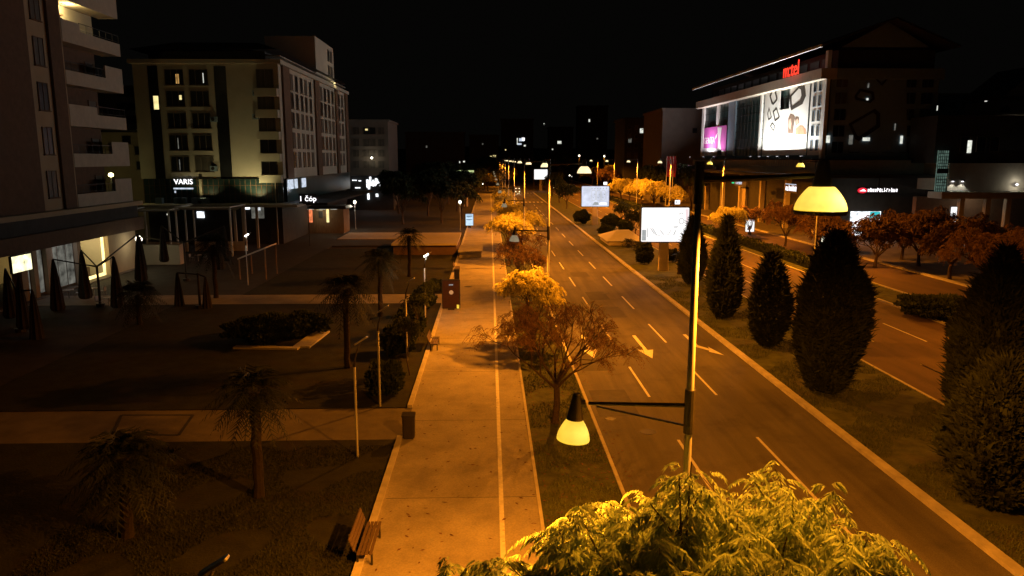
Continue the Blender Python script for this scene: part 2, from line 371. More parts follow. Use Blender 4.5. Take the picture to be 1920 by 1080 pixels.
# ------------------------------------------------------------------ street lamps
SOD = (1.0, .285, .013)
CONE = R(166)
def bowl(name, ecol, es, tcol):
    m = emit(name, ecol, es); nt = m.node_tree; N = nt.nodes; L = nt.links; e = next(n for n in N if n.type == 'EMISSION')
    t = N.new('ShaderNodeBsdfTranslucent'); t.inputs[0].default_value = (*tcol, 1); ad = N.new('ShaderNodeAddShader')
    nz = N.new('ShaderNodeTexNoise'); nz.inputs['Scale'].default_value = 4; tc = N.new('ShaderNodeTexCoord'); L.new(tc.outputs['Object'], nz.inputs['Vector'])
    mx = N.new('ShaderNodeMix'); mx.data_type = 'RGBA'; mx.inputs[6].default_value = (*[c*.55 for c in tcol], 1); mx.inputs[7].default_value = (*tcol, 1); L.new(nz.outputs['Fac'], mx.inputs[0]); L.new(mx.outputs[2], t.inputs[0])
    L.new(e.outputs[0], ad.inputs[0]); L.new(t.outputs[0], ad.inputs[1]); L.new(ad.outputs[0], N['Material Output'].inputs[0]); return m
MT['bowl_hi'] = bowl('lit_sodium_bowl', (1.0, .62, .03), .5, (.95, .85, .4)); MT['bowl_lo'] = bowl('dim_sodium_bowl', (1.0, .64, .03), .5, (.95, .85, .4))
def lamp_head(parent, x, z0, r, h, rc0, rc1, hc, bowl, rim=None, tilt=0):
    hd = bpy.data.objects.new('lamp_head', None); C.objects.link(hd); hd.parent = parent; hd.location = (x, 0, z0); hd.rotation_euler = (0, tilt, 0)
    c = MB().lathe([(0, h+hc), (rc1*.8, h+hc), (rc1, h+hc-.02), (rc0, h+.02), (rc0*1.08, h-.02), (0, h-.02)], n=24).build('lamp_housing', 'dark', hd, smooth=False)
    q = r*(.54 if r > .4 else .50)
    prof = [(rc0*1.02, h-.005), (q*.9, h-.012), (q, h-.035)]+[(q+(r-q)*math.sin(R(90*t))**.95, (h-.035)*(1-t)) for t in (.12, .25, .4, .55, .7, .85, .95, 1)]
    prof += [(r*.97, .0), (r*.9, .02)]
    MB().lathe(prof, n=32).build('lamp_bowl', bowl, hd, smooth=True)
    if bowl in ('bowl_hi', 'bowl_lo'): lamp('POINT', (.13, -.16, h*.24) if r > .4 else (.06, -.06, h*.3), 7 if r > .4 else 1.3, (1, .82, .42), hd, .05, 'filament')
    if rim: MB().lathe([(r*1.0, -.002), (r*1.03, -.03), (r*1.0, -rim), (r*.9, -rim), (r*.88, -.004)], n=32, closed=True).build('rim', 'dark', hd)
    return hd
def street_lamp(x, y, label, right, left, plow, phigh, flip=False):
    s = -1 if flip else 1
    t = thing('street_lamp', label, 'street lamp', (x, y, 0), 0, 'tall sodium street lamps along the boulevard')
    MB().tube([(0, 0, 0), (0, 0, .5), (0, 0, .52), (0, 0, 7.4), (0, 0, 11.9)], [.11, .11, .085, .072, .06], 12).build('pole', 'steel', t, smooth=True)
    MB().box(-.2, .2, -.2, .2, .0, .06).build('base_plate', 'dark', t)
    # long upper arm over the road
    a = MB().tube([(0, 0, 11.62), (s*1.2, 0, 11.66), (s*2.06, 0, 11.70)], [.06, .052, .045], 8); a.tube([(0, 0, 11.2), (0, 0, 11.95)], .085, 12)
    a.build('arm', 'dark', t)
    lamp_head(t, s*2.22, 11.08, .45, .43, .17, .10, .46, right, .07)
    lamp('SPOT', (s*2.22, 0, 11.0), phigh, SOD, t, .12, 'bulb', R(176) if flip else CONE, .3)
    if left:
        a = MB().tube([(0, 0, 7.44), (-1.9, 0, 7.50)], [.045, .035], 8); a.tube([(0, 0, 6.9), (0, 0, 7.75)], .10, 12)
        a.tube([(-1.96, 0, 7.5), (-2.1, 0, 7.5)], .07, 10)
        a.build('arm', 'dark', t); MB().tube([(-.08, 0, 7.05), (-1.75, 0, 7.44)], .02, 6).build('brace', 'dark', t)
        lamp_head(t, -2.18, 6.80, .31, .42, .15, .075, .48, left, None, R(4))
        lamp('SPOT', (-2.18, 0, 6.74), plow, SOD, t, .1, 'bulb', R(148), .45)
    return t
LBL = ['near tall steel lamp post with big glowing yellow bowls in front of the road',
       'steel lamp post rising behind the bare tree, second from the camera',
       'lamp post behind the golden tree crowns, third from the camera along the promenade',
       'fourth lamp post along the promenade, pale bowl beside the far bright billboard', 'fifth lamp post along the promenade, thin in the distance',
       'sixth lamp post along the promenade, far off near the junction', 'seventh lamp post along the promenade, just before the junction', 'eighth lamp post along the promenade, at the junction', 'ninth lamp post along the promenade, beyond the junction']
for k in range(9):
    street_lamp(3.72, 13.3+34*k, LBL[k], 'bowl_hi' if k == 0 else 'bowl_far', 'bowl_lo' if k == 0 else 'bowl_off',
                (7000, 2700, 1500, 700, 450, 300, 300, 300, 300)[k], (12500, 12500, 13500, 12000, 9000, 8000, 7000, 6000, 5000)[k])
LBR = ['lamp post on the hedge strip whose bowl hangs before the bright white banner', 'lamp post on the hedge strip behind the flat gold tree, bowl by the magenta banner',
       'lamp post on the hedge strip near the red flags, third of that side', 'lamp post on the hedge strip above the row of gold trees, fourth of that side',
       'fifth lamp post on the hedge strip, far off', 'farthest lamp post on the hedge strip']
for k in range(6):
    t = street_lamp(36.0, 81.3+34*k, LBR[k], 'bowl_hi' if k < 2 else 'bowl_far', None, 0, (15000, 22000, 26000, 24000, 18000, 14000)[k], True)

street_lamp(36.0, 43.0, 'lamp post at the right edge beyond the rust red trees', 'bowl_far', None, 0, 6500, True)
# park lamps: slim post, bent arm with a tilted flat head
def park_lamp(x, y, label, lit, rz=0, hgt=3.85):
    t = thing('park_lamp', label, 'park lamp', (x, y, 0), rz, 'slim bent park lamps on the lawn')
    MB().tube([(0, 0, 0), (0, 0, .06), (0, 0, hgt)], [.09, .055, .05], 8).build('post', 'steel', t, smooth=True)
    MB().tube([(0, 0, hgt), (.03, 0, hgt+.35), (.16, 0, hgt+.75), (.26, 0, hgt+.95)], [.05, .042, .035, .03], 6).build('arm', 'dark', t, smooth=True)
    M = Matrix.Translation((.30, 0, hgt+1.05)) @ Matrix.Rotation(R(-32), 4, 'Y')
    MB().prism(rrect(0, 0, .62, .2, .06), .05, lambda u, v, w: M @ Vector((u, v, w))).build('lamp_head', 'steel', t)
    if lit:
        M2 = M @ Matrix.Translation((-.16, 0, -.035))
        MB().prism(rrect(0, 0, .42, .24, .06), .11, lambda u, v, w: M2 @ Vector((u, v, w))).build('lamp_lens', 'led', t)
        lamp('POINT', (.12, 0, hgt+.75), lit, (1, .93, .72), t, .08)
    return t
g1 = A(400, 1030, 12.3)
park_lamp(g1.x-.3, 12.3, 'nearest park lamp on the dark lawn, unlit, only its head catching orange light', 0)
park_lamp(-5.4, 28.8, 'unlit park lamp in front of the first side path', 0)
park_lamp(-5.4, 35.1, 'unlit park lamp just behind the first side path', 0)
park_lamp(-4.95, 55.8, 'lit park lamp beside the promenade behind the round shrubs', 120)
park_lamp(-23.2, 71.3, 'lit park lamp far left in front of the pergolas', 45)
park_lamp(-13.7, 18.6, 'lamp post at the far left edge standing on the dark lawn', 0, 0, 3.9)
park_lamp(-5.0, 43.5, 'short unlit park lamp beside the round shrubs and the slatted bench', 0)
def globe_lamp(x, y, label, h=4.3, pw=260):
    t = thing('globe_lamp', label, 'globe lamp', (x, y, 0), 0, 'globe lamps on thin posts')
    MB().tube([(0, 0, 0), (0, 0, .3), (0, 0, .31), (0, 0, h)], [.1, .1, .06, .05], 8).build('post', 'steel', t)
    MB().lathe([(0.001, .0), (.15, .05), (.24, .22), (.25, .36), (.18, .52), (.001, .6)], (0, 0, h), 14).build('globe', 'globe', t, smooth=True)
    lamp('POINT', (0, -.3, h+.2), pw, (1, .9, .66), t, .2)
globe_lamp(-22.9, 128, 'globe lamp on a thin post to the right of the wooden kiosk', 4.4, 260)
globe_lamp(-5.0, 126, 'globe lamp on a thin post left of the lit blue poster case', 4.5, 60)

# ------------------------------------------------------------------ trees
def grow(seed, H=5.8, fork=1.9, spread=3.2, limbs=6, up=.95, r0=.17, twigs=3, lean=0.05):
    g = random.Random(seed); wood = MB(); tips = []
    base = Vector((0, 0, 0)); fk = Vector((g.uniform(-1, 1)*.2, g.uniform(-1, 1)*.2, fork))
    mid = fk*.5+Vector((g.uniform(-.1, .1), g.uniform(-.1, .1), 0))
    wood.tube([base, base+Vector((0, 0, .12)), mid, fk], [r0*1.5, r0*1.1, r0*.95, r0*.9], 8)
    def branch(p, d, L, r, lev):
        pts = [p]; q = p.copy(); dd = d.normalized()
        for i in range(3):
            dd = (dd+Vector((g.uniform(-.2, .2), g.uniform(-.2, .2), g.uniform(-.04, .22)*(1 if lev < 2 else .2)))).normalized(); q = q+dd*L/3; pts.append(q.copy())
        wood.tube(pts, [r, r*.85, r*.7, r*.52], 6 if lev < 2 else 4, cap=False)
        if lev == 3: tips.append((pts[0], pts[-1], dd)); return
        n = (3, 3, twigs)[lev]
        for k in range(n):
            ax = dd.orthogonal().normalized(); ax.rotate(Matrix.Rotation(2*math.pi*k/n+g.uniform(-.6, .6), 3, dd))
            nd = (dd*1.0+ax*g.uniform(.5, .9)+Vector((0, 0, .12))).normalized()
            st = pts[-1] if k else pts[2]
            branch(st, nd, L*g.uniform(.6, .78), r*.52, lev+1)
    top = H-fork; L0 = math.hypot(spread, top)*.44
    for k in range(limbs):
        a = 2*math.pi*k/limbs+g.uniform(-.3, .3)
        d = Vector((math.cos(a)*spread, math.sin(a)*spread, top*up*g.uniform(.7, 1.2)))
        branch(fk-Vector((0, 0, g.uniform(0, .35))), d, L0*g.uniform(.85, 1.1), r0*.55, 0)
    return wood, tips
def fronds(tips, seed, per=6, L=.42, pairs=7, lw=.035, ll=.12, keep=None, droop=.9):
    g = np.random.default_rng(seed); VV = []
    for (a, b, d) in tips:
        a = np.array(a); b = np.array(b); d = np.array(d)
        if keep is not None and not keep(b): continue
        for k in range(per):
            t = g.uniform(.1, 1.1); p = a+(b-a)*t+g.normal(0, .05, 3)
            out = d*.6+g.normal(0, .7, 3); out[2] *= .5; out /= np.linalg.norm(out)+1e-6
            l = L*g.uniform(.6, 1.2); s = np.linspace(.12, 1, pairs)
            P = p+out*(s*l)[:, None]; P[:, 2] -= droop*l*s**2*.8
            tan = out[None]+np.array([0, 0, -1])*(droop*1.6*s)[:, None]; tan /= np.linalg.norm(tan, axis=1)[:, None]
            side = np.cross(tan, [0, 0, 1.]); side /= np.linalg.norm(side, axis=1)[:, None]+1e-6
            for sg in (-1, 1):
                ld = side*sg*.75+tan*.55+np.array([0, 0, -.75])*droop+g.normal(0, .12, (pairs, 3)); ld /= np.linalg.norm(ld, axis=1)[:, None]
                wv = np.cross(ld, side*sg+g.normal(0, .5, (pairs, 3))); wv /= np.linalg.norm(wv, axis=1)[:, None]+1e-6
                l2 = ll*g.uniform(.7, 1.25, pairs)[:, None]
                VV.append(np.stack([P, P+ld*l2*.45+wv*lw*.5, P+ld*l2, P+ld*l2*.45-wv*lw*.5], 1))
    if not VV: return np.zeros((0, 3)), np.zeros((0, 4), int)
    V = np.concatenate(VV).reshape(-1, 3); return V, np.arange(len(V)).reshape(-1, 4)
def deciduous(name, label, cat, loc, seed, leaf='leafy', group=None, gr={}, fr={}, rz=0, scale=1, dome=0.0, extra=(), fit=None):
    t = thing(name, label, cat, loc, rz, group); t.scale = (scale,)*3 if not hasattr(scale, '__len__') else scale
    w, tips = grow(seed, **gr)
    H, sp, fk = gr['H'], gr['spread'], gr['fork']
    E = np.array([b for a, b, d in tips]); top = np.percentile(E[:, 2], 97); rad = np.percentile(np.hypot(E[:, 0], E[:, 1]), 95)
    ks, kz = sp/rad, (H-fk)/(top-fk)
    def warp(p):
        x, y, z = p[0]*ks, p[1]*ks, p[2]
        if z > fk: z = fk+(z-fk)*kz
        if p[2] <= fk: x, y = p[0], p[1]
        if z > fk: z -= dome*(x*x+y*y)*(z-fk)/(H-fk)
        return (x, y, z)
    w.v = [warp(p) for p in w.v]; tips = [(Vector(warp(a)), Vector(warp(b)), d) for a, b, d in tips]
    for tp in extra:
        a, b = Vector(tp[0]), Vector(tp[1]); wv = np.array(w.v); wv = wv[wv[:, 2] < a.z+.1]; c = Vector(wv[np.argmin(((wv-np.array(a))**2).sum(1))]); w.tube([c, a, b], [.025, .02, .008], 5); tips += [(a, b, (b-a).normalized())]*tp[2]
    w.build('trunk', 'bark', t)
    V, F = fronds(tips, seed, **fr)
    if fit: V = fit(V)
    o = bpy.data.objects.new('crown', npmesh('crown', V, F, leaf)); C.objects.link(o); o.parent = t
    return t
ST = 'street trees on the strip between promenade and road'
deciduous('street_tree', 'big leafy tree in the foreground, yellow green drooping leaves under the near lamp', 'tree', (3.15, 9.6, .05), 21, 'leaf', ST,
          dict(H=6.85, fork=2.4, spread=4.1, limbs=10, up=1.0, r0=.2, twigs=3), dict(per=21, L=.46, pairs=9, lw=.03, ll=.15, droop=1.1), dome=.1, scale=(1.18, 1, 1),
          extra=[((-.3, .3, 5.6), (-.38, .45, 7.45), 1), ((-.38, .4, 6.6), (-.05, .5, 7.25), 1), ((-.38, .4, 6.5), (-.75, .3, 7.1), 1), ((-.3, .3, 6.2), (-.2, .6, 7.6), 1), ((-1.2, .4, 5.9), (-1.55, .6, 6.75), 2), ((1.6, .3, 5.6), (2.2, .3, 6.3), 2)]+[((.93*r_*math.cos(a_), .93*r_*math.sin(a_), 6.25-.1*r_*r_), (r_*math.cos(a_), r_*math.sin(a_), 6.7-.1*r_*r_), 2) for a_, r_ in ((k*2.4, .4+.08*k) for k in range(34))])
t2 = deciduous('street_tree', 'nearly bare dark tree with a forked trunk and few rusty leaves beside the promenade', 'tree', (2.95, 32.6, .05), 5, 'leafr', ST,
          dict(H=5.5, fork=1.9, spread=3.45, limbs=8, up=1.0, r0=.15, twigs=6), dict(per=8, L=.34, pairs=6, lw=.02, ll=.12, keep=lambda p: p[0] < -1.0 or random.Random(int(p[0]*900+p[1]*70)).random() < .45))
gold = deciduous('street_tree', 'gold leaved tree directly behind the bare tree', 'tree', (2.75, 46.0, .05), 8, 'leafy', ST,
          dict(H=5.1, fork=1.9, spread=2.3, limbs=6, up=1.1, r0=.14, twigs=3), dict(per=9, L=.42, pairs=6, lw=.07, ll=.19, keep=lambda p: p[2] > 3.4), dome=.05)
rust = deciduous('street_tree', 'sparse reddish tree behind the lower gold crown', 'tree', (2.9, 58.5, .05), 11, 'leafr', ST,
          dict(H=5.4, fork=1.8, spread=2.4, limbs=6, up=1.1, r0=.14, twigs=3), dict(per=3, L=.4, pairs=5, lw=.05, ll=.15))
dup(rust, (2.7, 70.5, .05), 2.1, 'second sparse reddish tree on the tree strip, below the yellow crowns', ST, 1.0)
for i, (y, x, s, lb) in enumerate([(85, 2.3, 1.12, 'bright yellow tree crown left of the thin lamp posts'), (92, 4.0, 1.1, 'golden tree crown around the third lamp post'),
                                (106, 3.0, 1.1, 'gold tree behind the bright yellow crowns'), (124, 2.9, 1.0, 'small orange tree on the tree strip, halfway to the junction'),
                                (140, 2.9, 1.0, 'small tree on the tree strip beside the fifth lamp post'), (158, 2.9, 1.0, 'small tree on the tree strip before the far zebra crossing'), (176, 2.9, 1.0, 'last tree of the strip before the junction')]):
    dup(gold, (x, y, .05), 1.3*i+.5, lb, ST, s)
# flat gold trees on the hedge strip and along the service road
HS = 'trees along the service road'
fg = deciduous('service_road_tree', 'small flat topped gold tree beside the lamp post on the hedge strip', 'tree', (G(1367, 445).x, G(1367, 445).y, .05), 31, 'leafy', HS,
          dict(H=4.6, fork=1.6, spread=2.7, limbs=6, up=.8, r0=.14, twigs=3), dict(per=6, L=.5, pairs=5, lw=.1, ll=.24))
rg = deciduous('service_road_tree', 'orange brown tree with a V shaped trunk left of the big yellow lamp bowl', 'tree', (G(1472, 462).x, G(1472, 462).y, .05), 33, 'leafr', HS,
          dict(H=5.9, fork=1.5, spread=3.2, limbs=6, up=.9, r0=.17, twigs=3), dict(per=7, L=.55, pairs=5, lw=.11, ll=.26))
for i, (px, py, s, src, lb) in enumerate([(1165, 376, 1.35, fg, 'dark trunked tree at the left end of the gold row'), (1180, 380, 1.4, fg, 'second tree of the gold row'),
        (1200, 386, 1.45, fg, 'bright gold round tree in the middle of the row'), (1226, 390, 1.4, fg, 'gold tree right of the row middle, spotted with lights'),
        (1262, 400, 1.3, fg, 'wide gold tree above the near billboard'), (1140, 362, 1.5, rg, 'orange lit tree high behind the second billboard'), (1128, 355, 1.4, rg, 'far orange tree over the road end'),
        (1405, 441, .75, rg, 'thin bare tree before the white poster case'), (1530, 470, .95, rg, 'dim tree below the big yellow bowl')]):
    p = G(px, py); dup(src, (p.x, p.y, .05), 1.1*i, lb, HS, s)
dr = deciduous('service_road_tree', 'dark spreading tree before the lit shop window', 'tree', (G(1640, 502).x, G(1640, 502).y, .05), 37, 'leafk', HS,
          dict(H=5.6, fork=1.5, spread=3.6, limbs=7, up=.9, r0=.17, twigs=3), dict(per=8, L=.55, pairs=5, lw=.11, ll=.26))
for px, py, s_, lb in ((1722, 500, 1.1, 'dark tree before the two wall lights'), (1690, 488, 1.0, 'dark tree hidden between the two dark crowns'), (1560, 480, .9, 'dark tree behind the broad conifer'), (1780, 525, 1.1, 'dark rusty tree left of the rust red pair')):
    p = G(px, py); dup(dr, (p.x, p.y, .05), px*.1, lb, HS, s_)
p = G(1850, 560); dup(rg, (p.x, p.y, .05), .7, 'rust red tree at the right edge beyond the conifers', HS, 1.0)
p = G(1905, 545); dup(rg, (p.x, p.y, .05), 2.7, 'second rust red tree cut by the right edge', HS, 1.0)
# dark trees left beyond the park and around
dk = deciduous('dark_tree', 'dark tree left of the far promenade behind the blue poster case', 'tree', (-9, 140, 0), 41, 'leafd', 'dark trees beyond the park',
          dict(H=8.5, fork=2.2, spread=3.6, limbs=7, up=1.2, r0=.2, twigs=3), dict(per=6, L=.7, pairs=5, lw=.2, ll=.42))
for i, (x, y, s, lb) in enumerate([(-16, 138, 1.0, 'dark tree behind the low white wall'), (-13, 158, 1.15, 'dark tree in the middle of the black tree mass'), (-7.5, 172, 1.1, 'dark tree below the green lit billboard'),
        (-20, 165, 1.1, 'dark tree before the pale far block'), (-11, 200, 1.3, 'tall dark tree far along the promenade'), (-18, 210, 1.3, 'far dark tree behind the tree mass'), (-6, 225, 1.2, 'dark tree at the promenade end'),
        (-5.5, 150, .9, 'dark tree hanging over the left edge of the far promenade'), (-6, 188, 1.0, 'dark tree close to the far promenade edge'), (-25, 190, 1.0, 'dark tree before the white lit shop front'), (46.5, 172, 1.25, 'round dark tree left of the lit telecom facade'), (44, 200, 1.2, 'dark tree by the red flags'),
        (-2, 300, 1.5, 'dark tree beyond the junction on the left'), (8, 320, 1.5, 'dark tree beyond the junction in the centre'), (18, 305, 1.4, 'dark tree beyond the junction near the median'), (30, 310, 1.5, 'dark tree beyond the junction on the right'), (20, 240, .9, 'dark tree on the far median behind the second billboard'), (18.5, 180, .7, 'low dark tree on the median left of the second billboard'), (19, 205, .8, 'low dark tree on the far median')]):
    dup(dk, (x, y, 0), i*1.7, lb, 'dark trees beyond the park', s)

# clipped conifers
def conifer(label, loc, h, r, seed, low=.32, pw=.72):
    t = thing('conifer', label, 'conifer', loc, 0, 'egg shaped conifers on the median'); g = np.random.default_rng(seed)
    MB().tube([(0, 0, 0), (0, 0, h*.5)], [.12, .06], 8).build('trunk', 'bark', t)
    def rad(u):  # u 0..1 height -> radius
        return r*np.where(u < low, .45+.55*np.sin(np.clip(u/low, 0, 1)*np.pi/2), np.cos(np.clip((u-low)/(1-low), 0, 1)*np.pi/2)**pw)
    ph = g.uniform(0, 6.28, 12)
    def lump(a, u): return 1+.09*np.sin(3*a+ph[0]+6*u)+.08*np.sin(5*a+ph[1]-9*u)+.06*np.sin(14*a+ph[4]+11*u)+.05*np.sin(9*a+ph[2]+17*u)+.05*np.sin(23*u+ph[3]+2*a)
    V = []; n = int(3600*r*h/6)
    u = g.random(n)**.85; a = g.uniform(0, 6.28, n); rr = rad(u)*lump(a, u)*(1-.28*g.random(n)**2); z = .12+u*(h-.12)
    # sprays: three blades, pointing up and out
    kp = (np.sin(a*4+z*3.1+ph[5])*np.sin(z*4.3-a*3+ph[6])+.35*g.normal(0, 1, n)) > -.75; a, rr, z = a[kp], rr[kp], z[kp]; n = len(a)
    P = np.c_[np.cos(a)*rr, np.sin(a)*rr, z]; Q = []
    for k in range(4):
        out = np.c_[np.cos(a), np.sin(a), np.full(n, .9)]+g.normal(0, .42, (n, 3)); out /= np.linalg.norm(out, axis=1)[:, None]
        sd = np.cross(out, g.normal(0, 1, (n, 3))); sd /= np.linalg.norm(sd, axis=1)[:, None]
        l = ((.2+.16*g.random(n))*np.where(g.random(n) < .09, 2.1, 1))[:, None]; w = (.035+.03*g.random(n))[:, None]
        Q.append(np.stack([P-out*l*.3, P+out*l*.35+sd*w, P+out*l, P+out*l*.35-sd*w], 1))
    V = np.concatenate(Q).reshape(-1, 3)
    # inner dark mass so that no light passes through
    o = bpy.data.objects.new('foliage', npmesh('foliage', V, np.arange(len(V)).reshape(-1, 4), 'conifer')); C.objects.link(o); o.parent = t
    us = np.linspace(0, 1, 22); mb = MB(); base = 0; nn = 20
    for uu in us:
        for k in range(nn):
            aa = 2*math.pi*k/nn; q = float(rad(np.array(uu))*lump(aa, uu)*.76)+.01; mb.v.append((math.cos(aa)*q, math.sin(aa)*q, .12+uu*(h-.25)))
    for i in range(21):
        for k in range(nn): mb.f.append((i*nn+k, i*nn+(k+1) % nn, (i+1)*nn+(k+1) % nn, (i+1)*nn+k))
    mb.build('inner_foliage', 'conifer', t, smooth=True)
conifer('conifer behind the near lamp post, right of the near billboard', (17.6, 54.8, .05), 7.6, 1.12, 1, .3, 1.1)
conifer('slim conifer touching the near billboard edge', (19.4, 70.5, .05), 6.4, 1.15, 2, .35, 1.0)
conifer('smallest egg shaped conifer, third from the right edge', (17.8, 46.2, .05), 6.0, 1.14, 3, .35, .85)
conifer('tall broad conifer directly under the big yellow lamp bowl', (17.4, 36.8, .05), 8.2, 1.62, 4, .45, .85)
conifer('low rounded conifer in the lower right corner', (17.5, 23.9, .05), 5.1, 1.58, 5, .5)
conifer('tall pointed conifer at the right edge behind the low rounded one', (20.6, 29.0, .05), 8.3, 1.5, 6, .42, 1.0)
def bush(name, label, loc, r, h, seed, m='conifer', group='clipped shrubs', n=None):
    t = thing(name, label, 'shrub', loc, 0, group); g = np.random.default_rng(seed); n = n or int(900*r*h)+250
    d = g.normal(0, 1, (n, 3)); d /= np.linalg.norm(d, axis=1)[:, None]; q = (.72+.33*g.random(n))*(1+.13*np.sin(d[:, 0]*6+seed)+.1*np.sin(d[:, 2]*9+d[:, 1]*5))
    P = np.c_[d[:, 0]*r*q, d[:, 1]*r*q, h*.52+d[:, 2]*h*.48*q]; P = P[P[:, 2] > .02]; d = d[-len(P):]; n = len(P); Q = []
    for k in range(4):
        out = P/np.linalg.norm(P, axis=1)[:, None]+g.normal(0, .5, (n, 3))+np.array([0, 0, .3]); out /= np.linalg.norm(out, axis=1)[:, None]
        sd = np.cross(out, g.normal(0, 1, (n, 3))); sd /= np.linalg.norm(sd, axis=1)[:, None]; l = (.16+.12*g.random(n))[:, None]; w = (.04+.03*g.random(n))[:, None]
        Q.append(np.stack([P-out*l*.3, P+out*l*.4+sd*w, P+out*l, P+out*l*.4-sd*w], 1))
    V = np.concatenate(Q).reshape(-1, 3)
    o = bpy.data.objects.new('foliage', npmesh('foliage', V, np.arange(len(V)).reshape(-1, 4), m)); C.objects.link(o); o.parent = t
    MB().tube([(0, 0, 0), (0, 0, h*.4)], [.05, .03], 6).build('stem', 'bark', t); return t
def gb(px, py, *a, **k):
    p = G(px, py); return (p.x, p.y, .05)
bush('topiary_shrub', 'pear shaped clipped shrub left of the near billboard post', gb(1208, 496), .95, 2.3, 11)
bush('topiary_shrub', 'small round shrub right of the near billboard post', gb(1262, 492), .6, 1.4, 12)
bush('median_shrub', 'dark shrub on the median left of the second billboard post', gb(1092, 420), 1.4, 2.4, 13, 'leafd')
bush('median_shrub', 'dark round shrub right of the second billboard post', gb(1146, 430), 1.5, 2.4, 14, 'leafd')
bush('median_shrub', 'low shrub below the second billboard on the kerb side', gb(1135, 442), 1.1, 1.5, 15, 'leafd')
bush('median_shrub', 'low shrub at the left end of the pale hipped roof', gb(1172, 436), 1.2, 1.8, 16, 'leafd')
bush('dark_shrub', 'broad dark bush at the kerb of the right carriageway', (32.4+1.6, 55.0, .05), 2.5, 1.5, 17, 'leafd')
bush('dark_shrub', 'second broad dark bush at the right carriageway kerb, between the conifers', (35.2, 50.5, .05), 2.0, 1.3, 18, 'leafd')
lt = deciduous('median_tree', 'small dark tree on the median left of the near billboard', 'tree', gb(1192, 455), 51, 'leafd', 'small trees on the median',
          dict(H=4.6, fork=1.9, spread=1.6, limbs=6, up=1.2, r0=.1, twigs=3), dict(per=5, L=.4, pairs=5, lw=.09, ll=.2))
dup(lt, gb(1165, 428), 1.0, 'small dark tree on the median between the two billboards', 'small trees on the median', .95)
# hedge
mbh = thing('hedge', 'long low dark hedge between carriageway and service road', 'hedge', (35.6, 70, .05))
g = np.random.default_rng(9); n = 9000; yy = g.random(n)**1.6*190
P = np.c_[g.uniform(-.75, .75, n), yy, .15+1.0*g.random(n)**.6+.12*np.sin(yy*.9)]; Q = []
for k in range(2):
    out = g.normal(0, 1, (n, 3)); out /= np.linalg.norm(out, axis=1)[:, None]; sd = np.cross(out, g.normal(0, 1, (n, 3))); sd /= np.linalg.norm(sd, axis=1)[:, None]
    Q.append(np.stack([P-out*.14, P+sd*.1, P+out*.16, P-sd*.1], 1))
V = np.concatenate(Q).reshape(-1, 3); o = bpy.data.objects.new('foliage', npmesh('foliage', V, np.arange(len(V)).reshape(-1, 4), 'leafd')); C.objects.link(o); o.parent = mbh
box('inner_foliage', 'leafd', mbh, -.6, .6, 0, 190, 0, .95, False)

# palms
def palm(label, loc, h, seed, nf=48, L=1.7, rz=0, r=.17, name='palm_tree', group='fan palms in the park'):
    t = thing(name, label, 'palm tree', loc, rz, group); g = np.random.default_rng(seed); q = random.Random(seed)
    pts = [(q.uniform(-.03, .03)+.05*k/8, q.uniform(-.03, .03), h*k/8) for k in range(9)]
    MB().tube(pts, [r*1.3]+[r*(1+.12*(k % 2)) for k in range(8)], 9).build('trunk', 'palmbark', t)
    VV = []; S = np.linspace(.2, 1, 13); top = np.array(pts[-1])
    for k in range(nf):
        az = 6.28*k*.618; el = R(80-125*(k+.5)/nf); l = L*g.uniform(.8, 1.1)
        hd = np.array([math.cos(az), math.sin(az), 0]); d = hd*math.cos(el)+np.array([0, 0, math.sin(el)])
        P = top+d*(S*l)[:, None]; P[:, 2] -= .55*l*S**2.2; tan = np.gradient(P, axis=0); tan /= np.linalg.norm(tan, axis=1)[:, None]
        side = np.cross(tan, [0, 0, 1.]); side /= np.linalg.norm(side, axis=1)[:, None]+1e-6
        for sg in (-1, 1):
            ll = (.55*np.sin(np.pi*(S*.8+.15))*L/1.7)[:, None]; ld = side*sg*.8+tan*.6+np.array([0, 0, -.35])+g.normal(0, .1, (13, 3)); ld /= np.linalg.norm(ld, axis=1)[:, None]
            VV.append(np.stack([P-tan*.025, P+tan*.03, P+ld*ll+tan*.01, P+ld*ll-tan*.01], 1))
        VV.append(np.stack([P[:-1]-side[:-1]*.014, P[:-1]+side[:-1]*.014, P[1:]+side[1:]*.01, P[1:]-side[1:]*.01], 1))
    V = np.concatenate(VV).reshape(-1, 3); o = bpy.data.objects.new('fronds', npmesh('fronds', V, np.arange(len(V)).reshape(-1, 4), 'frond')); C.objects.link(o); o.parent = t
    return t
palm('dark palm on the near lawn before the first side path', (-8.3, 25.3, .08), 3.9, 1)
palm('palm with a long dark trunk left of the unlit park lamps', (G(652, 692).x, G(652, 692).y, .08), 4.6, 2, 58, 2.0)
palm('palm just right of the tallest park palm', (G(714, 595).x, G(714, 595).y, .08), 4.4, 3, 52, 1.9)
palm('palm before the dark underpass entrance', (G(768, 520).x, G(768, 520).y, .08), 4.2, 4, 49, 1.8)
palm('palm in front of the pergolas beside the lit park lamp', (G(405, 560).x, G(405, 560).y, .08), 4.6, 5, 58, 2.1)
palm('bushy low palm between the closed parasols', (G(262, 610).x, G(262, 610).y, .08), 2.2, 6, 63, 2.1)
palm('short palm at the bottom left of the lawn', (G(265, 1010).x-.4, G(265, 1010).y, .08), 2.6, 7, 58, 1.9)
palm('low spiky cycad on the median beside the pale roof', (G(1178, 464).x, G(1178, 464).y, .05), .5, 8, 34, 1.5, r=.25, name='cycad', group='cycads and yuccas on the median')
palm('second low cycad right of the first, near the pear shaped shrub', (G(1196, 470).x, G(1196, 470).y, .05), .5, 9, 30, 1.3, r=.25, name='cycad', group='cycads and yuccas on the median')
